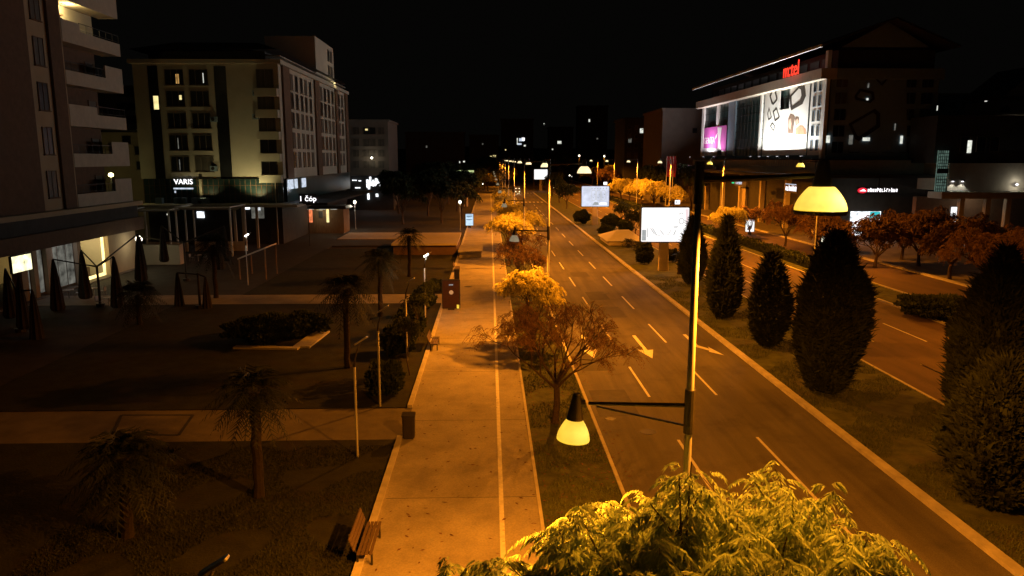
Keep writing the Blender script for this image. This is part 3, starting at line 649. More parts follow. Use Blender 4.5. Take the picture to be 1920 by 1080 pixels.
palm('thin dead looking yucca right of the near billboard post', (G(1273, 515).x, G(1273, 515).y, .05), 2.0, 10, 12, 1.0, r=.2, name='yucca', group='cycads and yuccas on the median')
for i, (px, py, r, h, lb) in enumerate([(745, 668, 1.0, 1.7, 'round dark shrub on the lawn casting a long shadow'), (722, 740, .95, 1.6, 'round shrub nearest the first side path'), (772, 628, 1.0, 1.7, 'round shrub near the slatted bench'),
      (796, 580, .9, 1.5, 'round shrub beside the lit park lamp'), (500, 640, 2.3, 1.6, 'broad dark shrub in the pebble edged bed'), (570, 630, 1.5, 1.5, 'dark shrub at the right end of the pebble edged bed'), (818, 548, .7, 1.0, 'low dark shrub beside the poster stand')]):
    bush('lawn_shrub', lb, gb(px, py), r, h, 60+i, 'leafd', 'round shrubs on the lawn')
yt = deciduous('young_tree', 'thin young tree on the lawn edge behind the unlit lamps', 'tree', gb(768, 706), 71, 'leafd', 'young trees along the lawn edge', dict(H=3.4, fork=1.6, spread=.9, limbs=5, up=1.2, r0=.035, twigs=2), dict(per=4, L=.3, pairs=5, lw=.05, ll=.13))
dup(yt, gb(785, 640), 1.4, 'thin young tree beside the slatted bench', 'young trees along the lawn edge', .95)
dup(yt, gb(800, 610), 2.4, 'thin young tree before the second side path', 'young trees along the lawn edge', .95)
mb = MB(); p = G(440, 655); q = G(560, 657); r_ = G(604, 625)
def strip(mb, a, b, w, z=.1):
    a = Vector((a.x, a.y, 0)); b = Vector((b.x, b.y, 0)); d = (b-a).normalized(); s = Vector((-d.y, d.x, 0))*w/2
    mb.add([a-s+Vector((0, 0, z)), b-s+Vector((0, 0, z)), b+s+Vector((0, 0, z)), a+s+Vector((0, 0, z)), a-s, b-s, b+s, a+s], [(0, 1, 2, 3), (4, 5, 1, 0), (5, 6, 2, 1), (6, 7, 3, 2), (7, 4, 0, 3)])
strip(mb, p, q, .5, .2); strip(mb, q+Vector((.1, .3, 0)), r_, 1.1, .19)
o = mb.build('stone_edging', 'kerb'); tag(o, 'pale stone edging of the planted bed on the dark lawn', 'edging')
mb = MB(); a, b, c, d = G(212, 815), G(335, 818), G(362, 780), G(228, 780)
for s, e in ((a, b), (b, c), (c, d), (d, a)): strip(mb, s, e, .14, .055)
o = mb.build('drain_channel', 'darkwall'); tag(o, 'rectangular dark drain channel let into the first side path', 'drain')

# ------------------------------------------------------------------ street furniture
def bench(label, loc, rz):
    t = thing('park_bench', label, 'bench', loc, rz, 'slatted benches along the promenade')   # faces +X, runs along Y, length 2
    for k in range(4): MB().box(-.02+.12*k, .07+.12*k, -1, 1, .43, .47).build('seat_slat', 'wood', t)
    for k in range(3):
        x = -.11-.05*k; z = .55+.14*k
        MB().prism([(x, z), (x+.035, z+.005), (x-.005, z+.115), (x-.04, z+.11)], 2, lambda u, v, w: Vector((u, w-1, v))).build('back_slat', 'wood', t)
    for y in (-.8, .8):
        MB().box(-.04, .42, y-.03, y+.03, .37, .43).box(-.06, .0, y-.03, y+.03, .0, .43).box(.36, .42, y-.03, y+.03, 0, .37).tube([(-.08, y, .42), (-.27, y, .98)], .025, 6).build('frame', 'dark', t)
    return t
bench('near slatted bench at the bottom edge of the promenade', (-3.95, 21.4, .08), R(0))
bench('slatted bench halfway along the promenade kerb', (-3.75, 46.6, .08), 0)
bench('far bench behind the dark poster stand', (-3.7, 79, .08), 0)
def bin_(label, loc):
    t = thing('litter_bin', label, 'litter bin', loc, 0, 'dark litter bins on the promenade')
    MB().prism(rrect(0, 0, .5, .5, .08), .95, lambda u, v, w: Vector((u*(1+.06*w), v*(1+.06*w), w+.05))).build('body', 'dark', t)
    MB().prism(rrect(0, 0, .58, .58, .1), .07, lambda u, v, w: Vector((u, v, w+1.0))).build('lid', 'dark', t)
    MB().box(-.2, .2, -.2, .2, 0, .05).build('foot', 'dark', t)
bin_('dark litter bin at the corner of the first side path', (-3.55, 30.9, .08))
bin_('litter bin behind the dark poster stand, before the far bench', (-3.3, 73.5, .08))
def poster_case(label, loc, w, h, z0, m, rz=0, fr='dark', draw=None, name='poster_case', group='lit poster cases'):
    t = thing(name, label, 'poster case', loc, rz, group)
    MB().prism(rrect(0, z0+h/2, w, h, .08), .2, lambda u, v, q: Vector((u, .1-q, v))).build('case', fr, t)
    MB().box(-w*.18, w*.18, -.07, .07, 0, z0).build('foot', fr, t)
    M = facing(0, (0, -.1, z0))
    flat(t, 'poster', m, rrect(0, h/2, w-.16, h-.16, .05), M, .012)
    M2 = facing(0, (0, -.115, z0))
    if draw: draw(t, M2, w, h)
    return t
def d_blue(t, M, w, h):
    flat(t, 'print', 'cityd', [(-w*.36, h*.86), (w*.36, h*.86), (w*.36, h*.90), (-w*.36, h*.90)][::1], M)
    flat(t, 'print', 'cityd', [(-w*.36, h*.74), (-w*.1, h*.70), (w*.36, h*.75), (w*.36, h*.78), (-w*.36, h*.78)], M)
    flat(t, 'print', 'cityd', [(-w*.38, h*.50), (0, h*.47), (w*.38, h*.50), (w*.34, h*.53), (-w*.38, h*.54)], M)
poster_case('glowing pale blue poster case beside the far promenade', (-3.55, 130, .08), 1.45, 2.15, .35, 'city', 0, 'dark', d_blue)
def d_dark(t, M, w, h):
    flat(t, 'disc', 'orange_dot', disc(.02, h*.56, .17, n=24), M)  # disc and marks are given a glow; the stand itself holds no lamp
    for k, x in enumerate((-.12, -.03, .06, .14)): flat(t, 'print', 'poster_g', [(x-.03, h*.80), (x+.02, h*.80), (x+.03, h*.83+.01*k), (x-.02, h*.84)], M)
    flat(t, 'print', 'yellow_bit', [(w*.31, .02), (w*.44, .02), (w*.44, .30), (w*.31, .32)], M)
poster_case('dark unlit poster stand with an orange disc on the promenade edge', (-3.12, 58.6, .08), 1.45, 2.35, .12, 'standbrown', 0, 'dark', d_dark, 'poster_stand')
def d_bw(t, M, w, h):
    flat(t, 'print', 'poster_d', [(-w*.3, h*.2), (-w*.1, h*.55), (w*.1, h*.4), (w*.3, h*.75), (w*.2, h*.3), (0, h*.12)], M)
p = G(1405, 440); poster_case('white poster case on the service road behind a thin tree', (p.x, p.y, .0), 1.5, 2.1, .4, 'poster', R(-8), 'dark', d_bw)
p = A(1787, 402, 100); poster_case('narrow white poster case under the right hand colonnade', (p.x, 100, 0), 1.0, 2.3, p.z-1.2, 'poster', 0, 'dark', d_bw)
def billboard(label, loc, w, h, z0, rz, m, draw, pole=.55, name='billboard'):
    t = thing(name, label, 'billboard', loc, rz, 'backlit billboards on single posts')
    MB().prism(rrect(0, 0, pole*2, pole*1.1, .12), z0, lambda u, v, q: Vector((u*(1-.04*q), v, q))).build('post', 'slab', t)
    MB().prism(rrect(0, z0+h/2, w, h, .15), .55, lambda u, v, q: Vector((u, .28-q, v))).build('case', 'dark', t)
    flat(t, 'screen', m, rrect(0, h/2, w-.22, h-.22, .1), facing(0, (0, -.27, z0)), .012)
    draw(t, facing(0, (0, -.285, z0)), w, h); return t
def d_b1(t, M, w, h):
    s = 'poster_s'
    ring(t, 'print', 'poster_g', disc(w*.32, h*.78, .22, .2, 14, 10, 170)+[(w*.32-.15, h*.78), (w*.32+.15, h*.78)], disc(w*.32, h*.78, .17, .15, 14, 10, 170)+[(w*.32-.1, h*.78), (w*.32+.1, h*.78)], M)
    ring(t, 'print', s, disc(w*.33, h*.60, .30, .34), disc(w*.33, h*.60, .22, .26), M)
    flat(t, 'print', s, [(w*.16, h*.45), (w*.27, h*.46), (w*.25, h*.42), (w*.18, h*.42)], M)
    flat(t, 'print', s, [(w*.17, h*.22), (w*.21, h*.35), (w*.23, h*.34), (w*.19, h*.2)], M)
    flat(t, 'print', s, [(w*.36, h*.2), (w*.45, h*.24), (w*.44, h*.30), (w*.38, h*.27)], M)
    for x0, y0, x1, y1 in ((-.30, .40, -.22, .24), (-.26, .40, -.17, .2), (-.2, .23, -.06, .17), (-.1, .34, -.03, .22), (-.02, .25, .08, .22), (.07, .24, .12, .36), (-.36, .4, -.36, .15)):
        flat(t, 'print', s, [(x0*w, y0*h), (x0*w+.09, y0*h+.03), (x1*w+.09, y1*h+.03), (x1*w, y1*h)], M)
    flat(t, 'print', 'poster_g', [(-w*.46, h*.06), (-w*.38, h*.06), (-w*.38, h*.36), (-w*.46, h*.36)], M)
    flat(t, 'print', 'poster_p', [(w*.43, h*.5), (w*.465, h*.5), (w*.465, h*.93), (w*.40, h*.93)], M)
p = G(1243, 508)
billboard('nearest backlit white billboard on a thick pale post beside the conifers', (p.x, p.y, 0), 5.25, 3.85, 3.1, R(-2), 'poster', d_b1)
def d_b2(t, M, w, h):
    for k in range(3):
        x = (-.06+.17*k)*w
        ring(t, 'print', 'poster_s', rrect(x, h*.55, .75, 1.9, .3), rrect(x, h*.55, .62, 1.75, .26), M)
        flat(t, 'print', 'poster_g', [(x-.2, h*.5), (x+.05, h*.42), (x-.1, h*.42)], M); flat(t, 'print', 'poster_g', disc(x+.2, h*.6, .09, n=8), M)
    for k in range(6): flat(t, 'print', 'poster_g', disc((-.12+.1*k)*w, h*.87, .08, n=6), M)
    flat(t, 'print', 'poster', rrect(.28*w, h*.16, 1.4, .45, .2), M); flat(t, 'print', 'poster_g', [(-.1*w, h*.1), (.12*w, h*.1), (.1*w, h*.22), (-.02*w, h*.24)], M)
p = G(1115, 422); billboard('second backlit billboard, bluish poster, farther down the median', (p.x, p.y, 0), 5.15, 3.85, 3.3, R(-3), 'poster2', d_b2)
p = A(1014, 327, 284); billboard('far blank white billboard near the junction', (p.x, 284, 0), 5.2, 3.9, p.z-1.95, 0, 'poster', lambda *a: None)
p = A(873, 329, 190); billboard('green tinted billboard left of the promenade above the red signal', (p.x, 190, 0), 4.4, 2.8, p.z-1.4, 0, 'cityg', lambda t, M, w, h: [flat(t, 'print', 'poster_d', [(-w*.4+.5*k, h*.3), (-w*.3+.5*k, h*.3), (-w*.25+.45*k, h*.7), (-w*.36+.5*k, h*.6)], M) for k in range(6)])
for px, py, Y, lb in ((1270, 379, 150, 'small lit sign box seen above the near billboard'), (1135, 344, 210, 'small lit sign box seen above the second billboard')):
    p = A(px, py, Y); t = thing('sign_box', lb, 'sign', (p.x, Y, 0)); MB().box(-.55, .55, -.1, .1, p.z-.45, p.z+.45).build('case', 'dark', t); MB().tube([(0, 0, 0), (0, 0, p.z-.45)], .05, 6).build('post', 'steel', t); MB().box(-.5, .5, -.12, -.1, p.z-.4, p.z+.4).build('sign_face', 'neon', t)
    if Y == 150: MB().box(-.3, .0, -.14, -.121, p.z-.2, p.z+.25).build('print', 'poster_g', t)
def signal(px, py, Y, m, lb):
    p = A(px, py, Y); t = thing('traffic_light', lb, 'traffic light', (p.x, Y, 0), 0, 'traffic lights at the junction')
    MB().tube([(0, 0, 0), (0, 0, p.z-.6)], .07, 8).build('post', 'dark', t); MB().box(-.2, .2, -.12, .12, p.z-.75, p.z+.35).build('housing', 'dark', t)
    for k, mm in ((0, m), (1, 'darkwall'), (2, 'darkwall')): MB().prism(disc(0, 0, .17, n=12), .05, lambda u, v, q: Vector((u, -.12-q, p.z+.1-.35*k+v))).build('lens', mm, t)
signal(875, 345, 200, 'redd', 'traffic light showing red left of the promenade')
signal(1121, 327, 262, 'redd', 'traffic light showing red above the second billboard')
signal(1038, 352, 268, 'head', 'traffic light at the right end of the far zebra crossing')
def car(px, py, Y, lb, z=0):
    p = A(px, py, Y); t = thing('parked_car', lb, 'car', (p.x, Y, 0), 0, 'cars waiting at the junction')
    pr = [(-2.1, .3), (2.1, .3), (2.15, .75), (1.2, .95), (.5, 1.42), (-1.2, 1.45), (-1.9, .95), (-2.15, .8)]
    MB().prism(pr, 1.7, lambda u, v, w: Vector((w-.85, -u, v))).build('body', 'carp', t)
    MB().prism([(1.1, .96), (.52, 1.38), (.5, 1.38), (1.08, .96)], 1.4, lambda u, v, w: Vector((w-.7, -u-.03, v+.02))).build('windscreen', 'glass', t)
    for sx in (-1, 1):
        MB().prism(disc(0, 0, .13, n=10), .04, lambda u, v, w: Vector((sx*.62+u, -2.16-w, .68+v))).build('headlight', 'head', t)
        for sy in (-1.3, 1.3): MB().tube([(sx*.75, sy, .32), (sx*.9, sy, .32)], .32, 12).build('wheel', 'rubber', t)
    lamp('SPOT', (0, -2.3, .7), 500, (1, .8, .45), t, .1, 'beam', R(70), .6, (R(86), 0, R(180)))
car(970, 361, 262, 'first waiting car with headlights on before the far crossing'); car(970, 354, 290, 'second car with headlights on behind the first')

# underpass roofs, walls, ramp platform
t = thing('underpass_roof', 'pale hipped concrete roof of the underpass on the median', 'roof', (0, 0, 0))
a, b = G(1140, 462), G(1218, 470); yb = a.y+9
x0, x1 = a.x-.2, 21.6
MB().add([(x0, a.y, .7), (x1, a.y, .7), (x1, yb, .7), (x0, yb, .7), (x0+2.2, (a.y+yb)/2, 1.9), (x1-1.6, (a.y+yb)/2, 1.9)], [(0, 1, 5, 4), (1, 2, 5), (2, 3, 4, 5), (3, 0, 4), (3, 2, 1, 0)]).build('roof_shell', 'white', t)
box('wall', 'slab', t, x0+.4, x1-.3, a.y+.4, yb-.4, 0, .7)
t = thing('underpass_entrance', 'low underpass entrance with a long pale slab roof and a dark opening in the park', 'underpass', (0, 0, 0))
p = A(655, 436, 122); q = A(760, 436, 118)
MB().box(p.x, q.x, 112, 122, p.z-.35, p.z+.0).build('roof_slab', 'slab', t); box('wall', 'darkwall', t, p.x+1, q.x, 113, 121, 0, p.z-.35)
p = A(735, 452, 96); q = A(862, 452, 96)
MB().box(-12.3, -4.1, 93, 107, p.z-.25, p.z).build('roof_slab', 'slab', t); box('side_wall', 'brown', t, -12.1, -4.25, 93.3, 106.7, 0, p.z-.25)
q = A(882, 464, 91)
o = MB().box(-3.75, -1.05, 90.5, 97, .084, .75).box(-3.9, -.95, 90.2, 97.2, .75, .87).build('concrete_platform', 'concrete'); tag(o, 'low concrete platform glowing orange at the promenade edge', 'platform')

# ------------------------------------------------------------------ windows
_wc = {}
def window(parent, loc, rz, w, h, pane='glass', cols=2, rows=1, frame='frame', sill=True, off=(0, 0, 0), name='window', recess=True):
    """frame stands 6 cm proud of the wall, pane sits 3 cm proud; local -Y is outwards"""
    k = (w, h, cols, rows, frame, sill)
    if k not in _wc:
        mb = MB(); e = .07; mb.box(-w/2, -w/2+e, -.09, 0, 0, h).box(w/2-e, w/2, -.09, 0, 0, h).box(-w/2+e, w/2-e, -.09, 0, 0, e).box(-w/2+e, w/2-e, -.09, 0, h-e, h)
        for i in range(1, cols): x = -w/2+w*i/cols; mb.box(x-.03, x+.03, -.075, 0, e, h-e)
        for i in range(1, rows): z = h*i/rows; mb.box(-w/2+e, w/2-e, -.07, -.002, z-.03, z+.03)
        if sill: mb.box(-w/2-.1, w/2+.1, -.18, 0, -.08, -.002)
        _wc[k] = mb.mesh('window', frame)
    if pane == 'glass' and rnd.random() < .4: pane = 'curtain'
    kp = (w, h, 'p', pane)
    if kp not in _wc: _wc[kp] = MB().box(-w/2+.05, w/2-.05, -.04, .0, .05, h-.05).mesh('pane', pane)
    o = bpy.data.objects.new(name, _wc[k]); C.objects.link(o); o.parent = parent; o.location = Vector(loc)-Vector(off); o.rotation_euler = (0, 0, rz)
    q = bpy.data.objects.new('pane', _wc[kp]); C.objects.link(q); q.parent = o
    return o
EAST, WEST, SOUTH = R(90), R(-90), 0     # facing +X, -X, -Y

# ------------------------------------------------------------------ left near apartment block
XF = -39.0
L1 = thing('apartment_building', 'tall beige apartment block at the left edge with stepped white balconies above lit shops', 'building', (0, 0, 0))
Yr = 83.2; yl = lambda px, y=60: AX(px, y, XF).y
zs = [7.43+3.8*k for k in range(8)]        # lower edges of the balcony bands
YB = yl(115); YE1 = AX(172, 60, XF-2).y
box('wall', 'render', L1, XF-16, XF, 44, YB, 7.43, 40)
box('wall', 'brown', L1, XF-16, XF-2.0, YB, YE1, 7.43, 40)  # loggia back wall; dark brown stands in for the shade in the recesses
for ya, yb2 in ((yl(-60), yl(44)), (yl(86), yl(108))):
    box('pilaster', 'brown', L1, XF, XF+.25, ya, yb2, 7.43, 40)
box('first_floor_band', 'darkwall', L1, XF-15, XF+.6, 44, Yr-.3, 5.75, 7.0)
box('fascia', 'brown', L1, XF-15, XF+1.0, 44, Yr, 4.4, 5.75)
box('cornice', 'render', L1, XF-15, XF+.9, 44, Yr+.4, 7.0, 7.43)
for z in zs:
    window(L1, (XF, yl(68), z+1.1), EAST, 1.5, 2.4, 'glass', 2, 1, 'brown')
    window(L1, (XF, yl(2), z+1.1), EAST, 1.45, 2.4, 'glass', 2, 1, 'brown')
ym = yl(160)
for i, z in enumerate(zs):
    MB().box(XF-2.0, XF-.02, YB, Yr-.02, z, z+.22).build('balcony_slab', 'slab', L1)
    if i == 4: continue_lit = box('lit_loggia_panel', 'cream', L1, XF-2.0, XF-1.95, YB+.05, YE1, z+.22, z+3.75)  # paler panel where the loggia is lit, against brown on the dark floors
    else: window(L1, (XF-2.0, YB+2.3, z+.25), EAST, 2.6, 2.3, 'glass', 3, 1, 'brown', False)
    if i != 4: window(L1, (XF-2.0, YE1-1.3, z+.25), EAST, 1.6, 2.6, 'glass', 1, 1, 'brown', False)
    box('parapet', 'slab', L1, XF-.14, XF+.04, YB, Yr, z-.04, z+1.22)
    box('parapet', 'slab', L1, XF-1.98, XF-.14, Yr-.16, Yr, z-.03, z+1.22)
    left = i in (4, 2)
    ya, yb2 = (YB, yl(150 if i == 4 else 168)) if left else (yl(176 if i == 5 else 190), Yr)
    box('parapet', 'slab', L1, XF-.14, XF+.04, ya, yb2, z+1.22, z+(1.95 if left else 2.45))
    if not left: box('parapet', 'slab', L1, XF-1.98, XF-.14, Yr-.16, Yr, z+1.22, z+2.45)
    yc, yd = (yb2, Yr) if left else (YB, ya)
    mb = MB().box(XF-.1, XF-.05, yc, yd, z+2.02, z+2.08).box(XF-.1, XF-.05, yc, yd, z+1.4, z+1.43)
    n = int((yd-yc)/1.1)
    for k in range(n+1): mb.box(XF-.09, XF-.06, yc+k*(yd-yc)/n-.02, yc+k*(yd-yc)/n+.02, z+1.22, z+2.02)
    mb.build('railing', 'dark', L1)
# lit balcony (near the top)
zl = zs[4]; yq = yl(150)
MB().lathe([(.001, .0), (.16, -.02), (.16, -.1), (.001, -.12)], (XF-1.2, yq, zl+3.72), 12).build('ceiling_light', 'winyel', L1)
lamp('POINT', (XF-1.0, yq, zl+3.35), 330, (1, .74, .30), L1, .1); box('awning_box', 'brown', L1, XF-1.98, XF-1.6, YB+1.0, YB+3.6, zl+2.75, zl+2.95)
# shop floor
ys = lambda px: AX(px, 480, XF).y
box('wall', 'render', L1, XF-15, XF-8, 44, Yr-1, .04, 4.4)
box('floor', 'paving', L1, XF-8, XF+.3, 44, Yr-1, .035, .12)
for pa, pb in ((-30, -12), (38, 50), (62, 70), (88, 100), (147, 154), (206, 258)):
    box('pier', 'render', L1, XF-.9, XF-.05, ys(pa), ys(pb), .12, 4.4)
def shopw(pa, pb, m, z0, z1, nm='shop_window', x=XF-.5, fr='frame', cols=3):
    ya, yb2 = ys(pa), ys(pb); window(L1, (x, (ya+yb2)/2, z0), EAST, round(yb2-ya, 2), z1-z0, m, cols, 1, fr, False, name=nm)
for pa, pb, m in ((50, 62, 'shopg'), (70, 88, 'shopg')): shopw(pa, pb, m, .3, 4.2, cols=1)
shopw(100, 147, 'shopg', .3, 4.4, cols=3)
sy0, sy1 = ys(154), ys(206)
box('shop_back', 'shopy', L1, XF-4.0, XF-3.9, sy0, sy1, .2, 4.5); box('shop_side', 'cream', L1, XF-3.9, XF-.6, sy1-.1, sy1, .2, 4.5); box('shop_side', 'cream', L1, XF-3.9, XF-.6, sy0, sy0+.1, .2, 4.5)
box('counter', 'wood', L1, XF-2.2, XF-1.5, sy0+.5, sy1-1.2, .12, 1.2); box('shelf', 'darkwall', L1, XF-3.85, XF-3.5, sy0+.6, sy1-1.8, 1.4, 3.6)
mb = MB()
for k in range(6): mb.lathe([(.02, .5), (.05, .45), (.2, .02), (.16, 0)], (XF-2.0-(k % 2)*.6, sy0+.7+k*.6, 3.0+.25*(k % 3)), 10)
mb.build('pendant_lamp', 'warm', L1)
MB().box(XF-.6, XF-.5, sy0, sy0+.15, .2, 4.5).box(XF-.6, XF-.5, sy1-.4, sy1-.05, .2, 4.5).box(XF-.6, XF-.5, sy0+.15, sy1-.4, .2, .5).build('shop_frame', 'warm', L1)
lamp('POINT', (XF-1.6, (sy0+sy1)/2, 3.9), 200, (1, .78, .38), L1, .3); lamp('POINT', (XF+1.2, (sy0+sy1)/2+1, 3.6), 25, (1, .78, .36), L1, .3)
lamp('POINT', (XF+.6, ys(120), 4.2), 40, (.95, .9, 1), L1, .2)
t = thing('shop_sign', 'bright yellow white sign box under the fascia at the left edge', 'sign', (XF+1.05, ys(12), 0))
MB().box(-.1, .12, -1.3, 1.3, 2.95, 4.35).build('sign_box', 'dark', t); MB().box(.12, .14, -1.24, 1.24, 3.0, 4.3).build('sign_face', emit('sign_yellow', (1, .95, .55), 1.5, .6, 1.4), t)
t = thing('wall_globe', 'round white globe light under the corner of the left building', 'lamp', (XF+1.3, ys(240), 0)); gz = AX(243, 452, XF+1.3).z
MB().lathe([(.001, -.36), (.2, -.3), (.34, -.12), (.36, 0), (.34, .12), (.2, .3), (.001, .36)], (0, 0, gz), 16).build('globe', 'globe', t, smooth=True); MB().tube([(0, 0, gz+.34), (0, 0, 4.4)], .03, 6).build('stem', 'dark', t)
lamp('POINT', (.3, -.2, gz-.6), 60, (1, .88, .55), t, .3)

# closed parasols: a mast with four arms and a folded canopy hung from each
def folded(h): return [(.02, 0), (.06, -.05), (.14, -.5), (.22, -1.2), (.30, -2.0), (.36, -2.6), (.30, -2.75), (.1, -2.8)]
def multi_parasol(label, loc, peaks, hm, s=1.0):
    t = thing('four_armed_parasol', label, 'parasol', loc, 0, 'folded four armed parasols on the terrace')
    MB().tube([(0, 0, 0), (0, 0, .25), (0, 0, .26), (0, 0, hm)], [.35, .35, .1, .09], 10).build('mast', 'dark', t)
    for (dx, dy, dz) in peaks:
        MB().tube([(0, 0, hm-.1), (dx, dy, dz)], .06, 6).build('arm', 'dark', t)
        mb = MB(); n = 16; prof = folded(1); base = 0
        for r, z in prof:
            for k in range(n):
                a = 2*math.pi*k/n; q = r*(1+.25*(k % 2))*s*1.05; mb.v.append((dx+q*math.cos(a), dy+q*math.sin(a), dz+z*s*1.3))
        for i in range(len(prof)-1):
            for k in range(n): mb.f.append((i*n+k, i*n+(k+1) % n, (i+1)*n+(k+1) % n, (i+1)*n+k))
        mb.build('folded_canopy', 'fabric', t)
def pk(m, px, py, Y): q = A(px, py, Y); return (q.x-m.x, q.y-m.y, q.z)
m1 = Vector((A(181, 495, 61).x, 61, .04)); multi_parasol('folded four armed parasol in front of the glowing shop window', m1, [pk(m1, 99, 487, 59.5), pk(m1, 152, 470, 63.5), pk(m1, 213, 482, 60), pk(m1, 258, 440, 66)], 3.4, 1.15)
m2 = Vector((A(344, 450, 74).x, 74, .04)); multi_parasol('folded four armed parasol beside the pale low wall', m2, [pk(m2, 303, 424, 75), pk(m2, 408, 436, 72), pk(m2, 420, 425, 78), pk(m2, 262, 445, 77)], 3.9, 1.0)
m3 = Vector((A(30, 540, 52).x, 52, .04)); multi_parasol('folded four armed parasol at the left edge of the terrace', m3, [pk(m3, 35, 520, 51), pk(m3, 10, 505, 54), pk(m3, 60, 545, 50)], 3.0, 1.0)
m4 = Vector((A(372, 530, 60).x, 60, .04)); multi_parasol('folded four armed parasol near the lawn edge by the palm', m4, [pk(m4, 332, 512, 61), pk(m4, 385, 520, 60)], 2.9, 1.0)
# terrace tables and chairs hidden in the dark, catching glints
def cafe_table(label, x, y):
    t = thing('cafe_table', label, 'table', (x, y, .04), rnd.uniform(0, 3), 'cafe tables on the terrace')
    MB().lathe([(.001, .74), (.42, .74), (.42, .71), (.001, .71)], n=16).build('table_top', 'white', t); MB().tube([(0, 0, 0), (0, 0, .71)], .04, 8).build('pedestal', 'steel', t)
def cafe_chair(label, x, y, rz):
    t = thing('cafe_chair', label, 'chair', (x, y, .04), rz, 'cafe chairs on the terrace')
    MB().box(-.22, .22, -.22, .22, .43, .47).build('seat', 'steel', t); MB().box(-.22, .22, .2, .24, .5, .85).build('backrest', 'steel', t)
    for a in (-.19, .19):
        for b in (-.19, .19): MB().tube([(a, b, 0), (a, b, .43)], .016, 5).build('leg', 'steel', t)
for i, (px, py, lb) in enumerate([(130, 560, 'table between the left folded canopies'), (176, 556, 'table at the parasol mast foot'), (60, 552, 'table at the terrace left edge'), (205, 575, 'table right of the parasol mast'), (320, 495, 'table before the pale low wall'), (372, 490, 'table near the terrace palm')]):
    p = G(px, py); cafe_table('round cafe '+lb, p.x, p.y)
    for j, (dx, dy, rz, w) in enumerate(((.75, .1, R(-90), 'right'), (-.75, 0, R(90), 'left'))): cafe_chair('metal chair on the %s of the cafe %s' % (w, lb), p.x+dx, p.y+dy, rz)
# low wall and planters by the corner
p, q = G(256, 497), G(352, 492)
o = MB().box(p.x, q.x, p.y, p.y+1.2, .03, 2.3).build('low_wall', 'cream'); tag(o, 'low pale rendered wall at the corner of the left building', 'wall')
p = G(478, 525)
t = thing('garden_shed', 'small pale open shelter with a slanted roof behind the lit park lamp', 'shelter', (p.x, p.y, 0))
MB().add([(-1.6, 0, 2.2), (1.2, 0, 3.3), (1.2, 4, 3.3), (-1.6, 4, 2.2), (-1.6, 0, 2.05), (1.2, 0, 3.15), (1.2, 4, 3.15), (-1.6, 4, 2.05)], [(0, 1, 2, 3), (7, 6, 5, 4), (0, 4, 5, 1), (1, 5, 6, 2), (2, 6, 7, 3), (3, 7, 4, 0)]).build('roof', 'canvas', t)
for x, h in ((-1.5, 2.05), (1.1, 3.1)):
    for y in (.1, 3.9): MB().box(x-.06, x+.06, y-.06, y+.06, 0, h).build('post', 'plank', t)
def pergola(label, x0, x1, y0, y1, h, sag):
    t = thing('pergola', label, 'pergola', ((x0+x1)/2, y0, 0), 0, 'white tube pergolas with cloth roofs'); w = (x1-x0)/2; d = y1-y0
    for x in (-w, w):
        for y in (0, d): MB().box(x-.09, x+.09, y-.09, y+.09, .03, h).build('post', 'white', t)
    MB().box(-w-.09, w+.09, -.09, .09, h, h+.16).box(-w-.09, w+.09, d-.09, d+.09, h, h+.16).box(-w-.09, -w+.09, .09, d-.09, h, h+.16).box(w-.09, w+.09, .09, d-.09, h, h+.16).build('beam', 'white', t)
    mb = MB(); n = 6
    for k in range(n): a, b = d*k/n, d*(k+1)/n; za, zb = h+.1-sag*math.sin(math.pi*k/n), h+.1-sag*math.sin(math.pi*(k+1)/n); mb.add([(-w+.1, a, za), (w-.1, a, za), (w-.1, b, zb), (-w+.1, b, zb), (-w+.1, a, za-.03), (w-.1, a, za-.03), (w-.1, b, zb-.03), (-w+.1, b, zb-.03)], [(0, 1, 2, 3), (7, 6, 5, 4)])
    mb.build('cloth_roof', 'canvas', t)
    MB().box(-w, w, d-.05, d, .03, 1.3).build('back_panel', 'canvas', t)
p, q = A(268, 440, 97), A(338, 440, 96); pergola('left white pergola with a sagging cloth roof before the glass podium', p.x, q.x, 93, 98, A(268, 395, 93).z, .35)
p, q = A(357, 440, 97), A(449, 440, 96); pergola('right white pergola with a cloth roof before the glass podium', p.x, q.x, 93, 98.5, A(400, 390, 93).z, .5)

# ------------------------------------------------------------------ left corner block with the glass podium
Y2, X2 = 106.0, -29.4
L2 = thing('corner_building', 'six storey cream corner block with a green glass podium, lit from below', 'building', (0, 0, 0))
X2 = A(530, 300, 106).x
xl = lambda px: A(px, 300, Y2).x
yr = lambda px: AX(px, 260, X2).y
XL = xl(262); YE = yr(652)
zr = A(530, 335, Y2).z; ztop = A(530, 120, Y2).z; zroof = A(530, 93, Y2).z
box('wall', 'cream', L2, XL, X2, Y2, YE, zr, ztop)
box('podium_core', 'darkwall', L2, XL+.3, X2-.6, Y2+.6, YE, .03, zr)
box('attic', 'roofm', L2, XL+1.5, X2-2.2, Y2+1.8, YE-3, ztop, zroof)
box('cornice', 'cream', L2, XL-.4, X2+.5, Y2-.5, YE+.4, ztop, ztop+.55)
MB().add([(XL-.2, Y2-.2, zroof), (X2+.2, Y2-.2, zroof), (X2+.2, YE, zroof), (XL-.2, YE, zroof), (XL+4, Y2+5, zroof+1.6), (X2-4, Y2+5, zroof+1.6), (X2-4, YE-4, zroof+1.6), (XL+4, YE-4, zroof+1.6)], [(0, 1, 5, 4), (1, 2, 6, 5), (2, 3, 7, 6), (3, 0, 4, 7), (4, 5, 6, 7), (3, 2, 1, 0)]).build('roof', 'roofm', L2)
MT['brackets'] = mat('bracket_stripes', (.3, .28, .24), .8, .5, 1.2, stretch=(.01, 1.2, .01))
